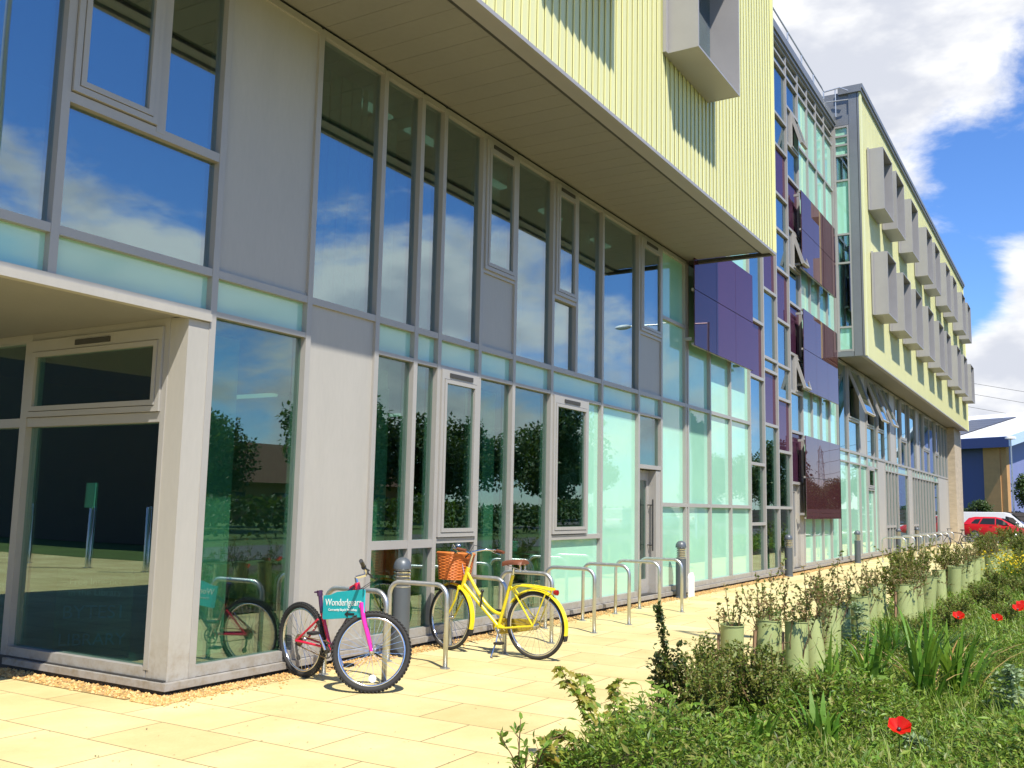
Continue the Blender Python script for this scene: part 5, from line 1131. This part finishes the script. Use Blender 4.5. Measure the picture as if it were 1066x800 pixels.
# direct view: small trees and shrubs between car park and warehouse
te=tree('young_tree','young tree at the right edge of the picture in front of the warehouse',(86.5,3.5,0),12,5.4,1.7,M['leaf_tree'],2600,.24,th=1.6,grp='young trees by the warehouse')
for x,y,s_,l in ((86,7.3,.62,'low bushy tree in front of the blue wall, left of the brick pier'),(87,4.7,.45,'low bushy tree in front of the brick pier'),(87,3.5,.48,'low bushy tree in front of the lilac gable wall'),(86.5,9.2,.5,'low bushy tree half hidden by the concrete pier'),(88,.6,.5,'low bushy tree just outside the right edge')): 
    o=dup(te,(x,y,-.3),x,l,(s_*1.25,s_*1.25,s_))
# terrace with brown roof and a hedge, seen only in the glass
hs=thing('bungalow','low brick house with a brown tiled roof across the road, seen reflected','house',(60,-46,0)); b=MB(); b.box(50,74,-52,-44,0,3.2); b.build('wall',M['brickb'],hs)
b=MB(); b.prism([(-53,3.1),(-48,6.6),(-43.2,3.1)],'x',49.4,74.6); b.build('roof',pm('brown_tiles',(.20,.10,.055),.85,0,.15,3,.4,12),hs)
for x in (53,58,64,69): b=MB(); b.box(x,x+1.8,-44.02,-43.9,1,2.3); b.build('window',M['carglass'],hs)
hb_=thing('hedge_row','long clipped hedge along the far side of the road, seen reflected','hedge',(60,-18.5,0)); b=MB(); r=random.Random(77)
for i in range(16000): 
    x=r.uniform(8,150); z=1.75*r.random()**.6; leaf(b,Vector((x,-18.5+r.gauss(0,.42),z)),rv(r),rv(r)+Vector((0,0,.6)),.30,.2)
b.build('leaves',M['leaf_tree'],hb_)
# left: dark neighbouring wall with a grass strip and three steel posts, seen in the corner glass
nw=thing('neighbour_block','dark windowless brick block left of the entrance passage, seen reflected','building',(-13,24,0)); b=MB(); b.box(-22,-13,11,46,0,9); b.build('wall',pm('dark_brick',(.12,.09,.075),.9,0,.15,2,.3,20),nw)
sheet('grass_strip',-12.6,-6.2,11,46,.006,M['turf'])
sp0=thing('steel_post','brushed steel post with a green notice, middle of three by the passage','post',(-3.5,20.2,0),0,'steel posts by the passage'); b=MB(); b.lathe([(.07,0),(.07,1.45),(.06,1.47),(.001,1.48)],18); autosmooth(b.build('shaft',M['chrome'],sp0,local=True)); b=MB(); b.lathe([(.11,0),(.11,.02),(.07,.03)],18); b.build('base_ring',M['chrome'],sp0,local=True)
for y,l in ((18.2,'brushed steel post, nearest of three by the passage'),(22.6,'brushed steel post, farthest of three by the passage')): dup(sp0,(-3.5,y,0),0,l)
b=MB(); b.box(.08,.11,-.17,.17,1.42,2.0); b.build('notice',pm('green_notice',(.08,.42,.30),.5),sp0,local=True)
# street lamps
def lamp(loc,h,arm,rz,label):
    t=thing('street_lamp',label,'street lamp',loc,rz,'street lamps'); b=MB(); b.lathe([(.085,0),(.085,1.1),(.06,1.15),(.045,h),(.001,h+.02)],16); autosmooth(b.build('column',M['steel'],t,local=True))
    b=MB(); b.tube([(0,0,h-.03),(arm*.5,0,h+.06),(arm,0,h+.1)],.03,8); autosmooth(b.build('arm',M['steel'],t,local=True))
    b=MB(); b.ball((arm+.3,0,h+.09),.36,14,(1,.38,.28)); b.build('lamp_head',M['white'],t,smooth=True,local=True); return t
lamp((8.17,-1.0,0),10.6,.5,rad(-90),'street lamp on the grass beside the camera, casting a long shadow on the paving')
lamp((34.0,.75,0),8.6,2.5,rad(-90),'street lamp reflected in the first floor glass and the purple screen')
la=thing('car_park_lamp','slim lamp post with a flat head in front of the warehouse','street lamp',(85.4,4.68,0),0); b=MB(); b.lathe([(.07,0),(.05,7.6),(.001,7.62)],12); autosmooth(b.build('column',M['steel'],la,local=True)); b=MB(); b.lathe([(.05,7.55),(.42,7.62),(.38,7.76),(.1,7.84)],18); autosmooth(b.build('lamp_head',M['white'],la,local=True)); b=MB(); b.box(-.25,.25,-.03,.03,3.4,3.46); b.build('bracket',M['steel'],la,local=True)
# pylon and its wires (the pylon shows in the dark screen, the wires above the warehouse)
def pylon(x,y,h,label):
    t=thing('electricity_pylon',label,'pylon',(x,y,0),0,'electricity pylons'); b=MB()
    lv_=[(0,3.6),(h*.3,2.4),(h*.55,1.4),(h*.75,1.0),(h*.92,.7),(h,.05)]
    for (z0,w0),(z1,w1) in zip(lv_,lv_[1:]):
        c0=[(w0,w0),(-w0,w0),(-w0,-w0),(w0,-w0)]; c1=[(w1,w1),(-w1,w1),(-w1,-w1),(w1,-w1)]
        for i in range(4):
            j=(i+1)%4; b.tube([(*c0[i],z0),(*c1[i],z1)],.14,4); b.tube([(*c0[i],z0),(*c1[j],z1)],.08,4); b.tube([(*c0[j],z0),(*c1[i],z1)],.08,4); b.tube([(*c1[i],z1),(*c1[j],z1)],.08,4)
    b.build('lattice_tower',M['steel'],t,local=True)
    for z,w in ((h*.58,7),(h*.75,9),(h*.92,6.5)):
        b=MB(); b.tube([(-w,0,z),(0,0,z+.9),(w,0,z)],.12,4); b.tube([(-w,0,z),(w,0,z)],.12,4)
        for s_ in (-1,1): b.tube([(s_*w,0,z),(s_*w,0,z-1.6)],.12,5)
        b.build('cross_arm',M['steel'],t,local=True)
    return t
p0=pylon(480,-98,34,'tall lattice electricity pylon far across the road, reflected in the lowest purple screen'); dup(p0,(700,-170,0),.2,'second lattice electricity pylon, farther away along the line')
for i,(za,yl) in enumerate(((30.5,396),(24.9,407),(19.0,421))):
    t=MB(); A=Vector((480,-98-i*.4,za)); v=pix(1000,yl); Bq=Vector((0,0,1.6))+v*(430/v.x); Bq=A.lerp(Bq,1.25); pts=[]
    for k in range(25): f=k/24; q=A.lerp(Bq,f); q.z-=3*f*(1-f); pts.append(q)
    tag(t.tube(pts,.09,4).build('power_line',M['dark']),('topmost','middle','lowest')[i]+' of the three power lines crossing the sky above the warehouse','power line',group='power lines above the warehouse')
for x,y,s_,l in ((146,-24,.75,'dense tree across the road reflected in the lowest purple screen, nearest of three'),(157,-25,.7,'dense tree across the road reflected in the lowest purple screen, middle of three'),(167,-24,.8,'dense tree across the road reflected in the lowest purple screen, farthest of three')): dup(tb,(x,y,0),x,l,s_)
# bits of leaf and grit on the paving
r=random.Random(55); b=MB()
for i in range(420):
    x=4+r.random()**1.5*16; y=r.choice((r.uniform(2.9,6.2),2.9+abs(r.gauss(0,.3)))); leaf(b,Vector((x,y,.006)),Vector((r.gauss(0,1),r.gauss(0,1),.05)),Vector((0,0,1)),r.uniform(.008,.03),r.uniform(.006,.014),'d',r)
tag(b.build('leaf_litter',leafmat('dead_leaves',[(.10,.06,.03),(.18,.11,.05),(.25,.17,.08),(.05,.03,.02)],0,.9)),'scattered bits of dead leaf and grit on the paving','litter',kind='stuff')
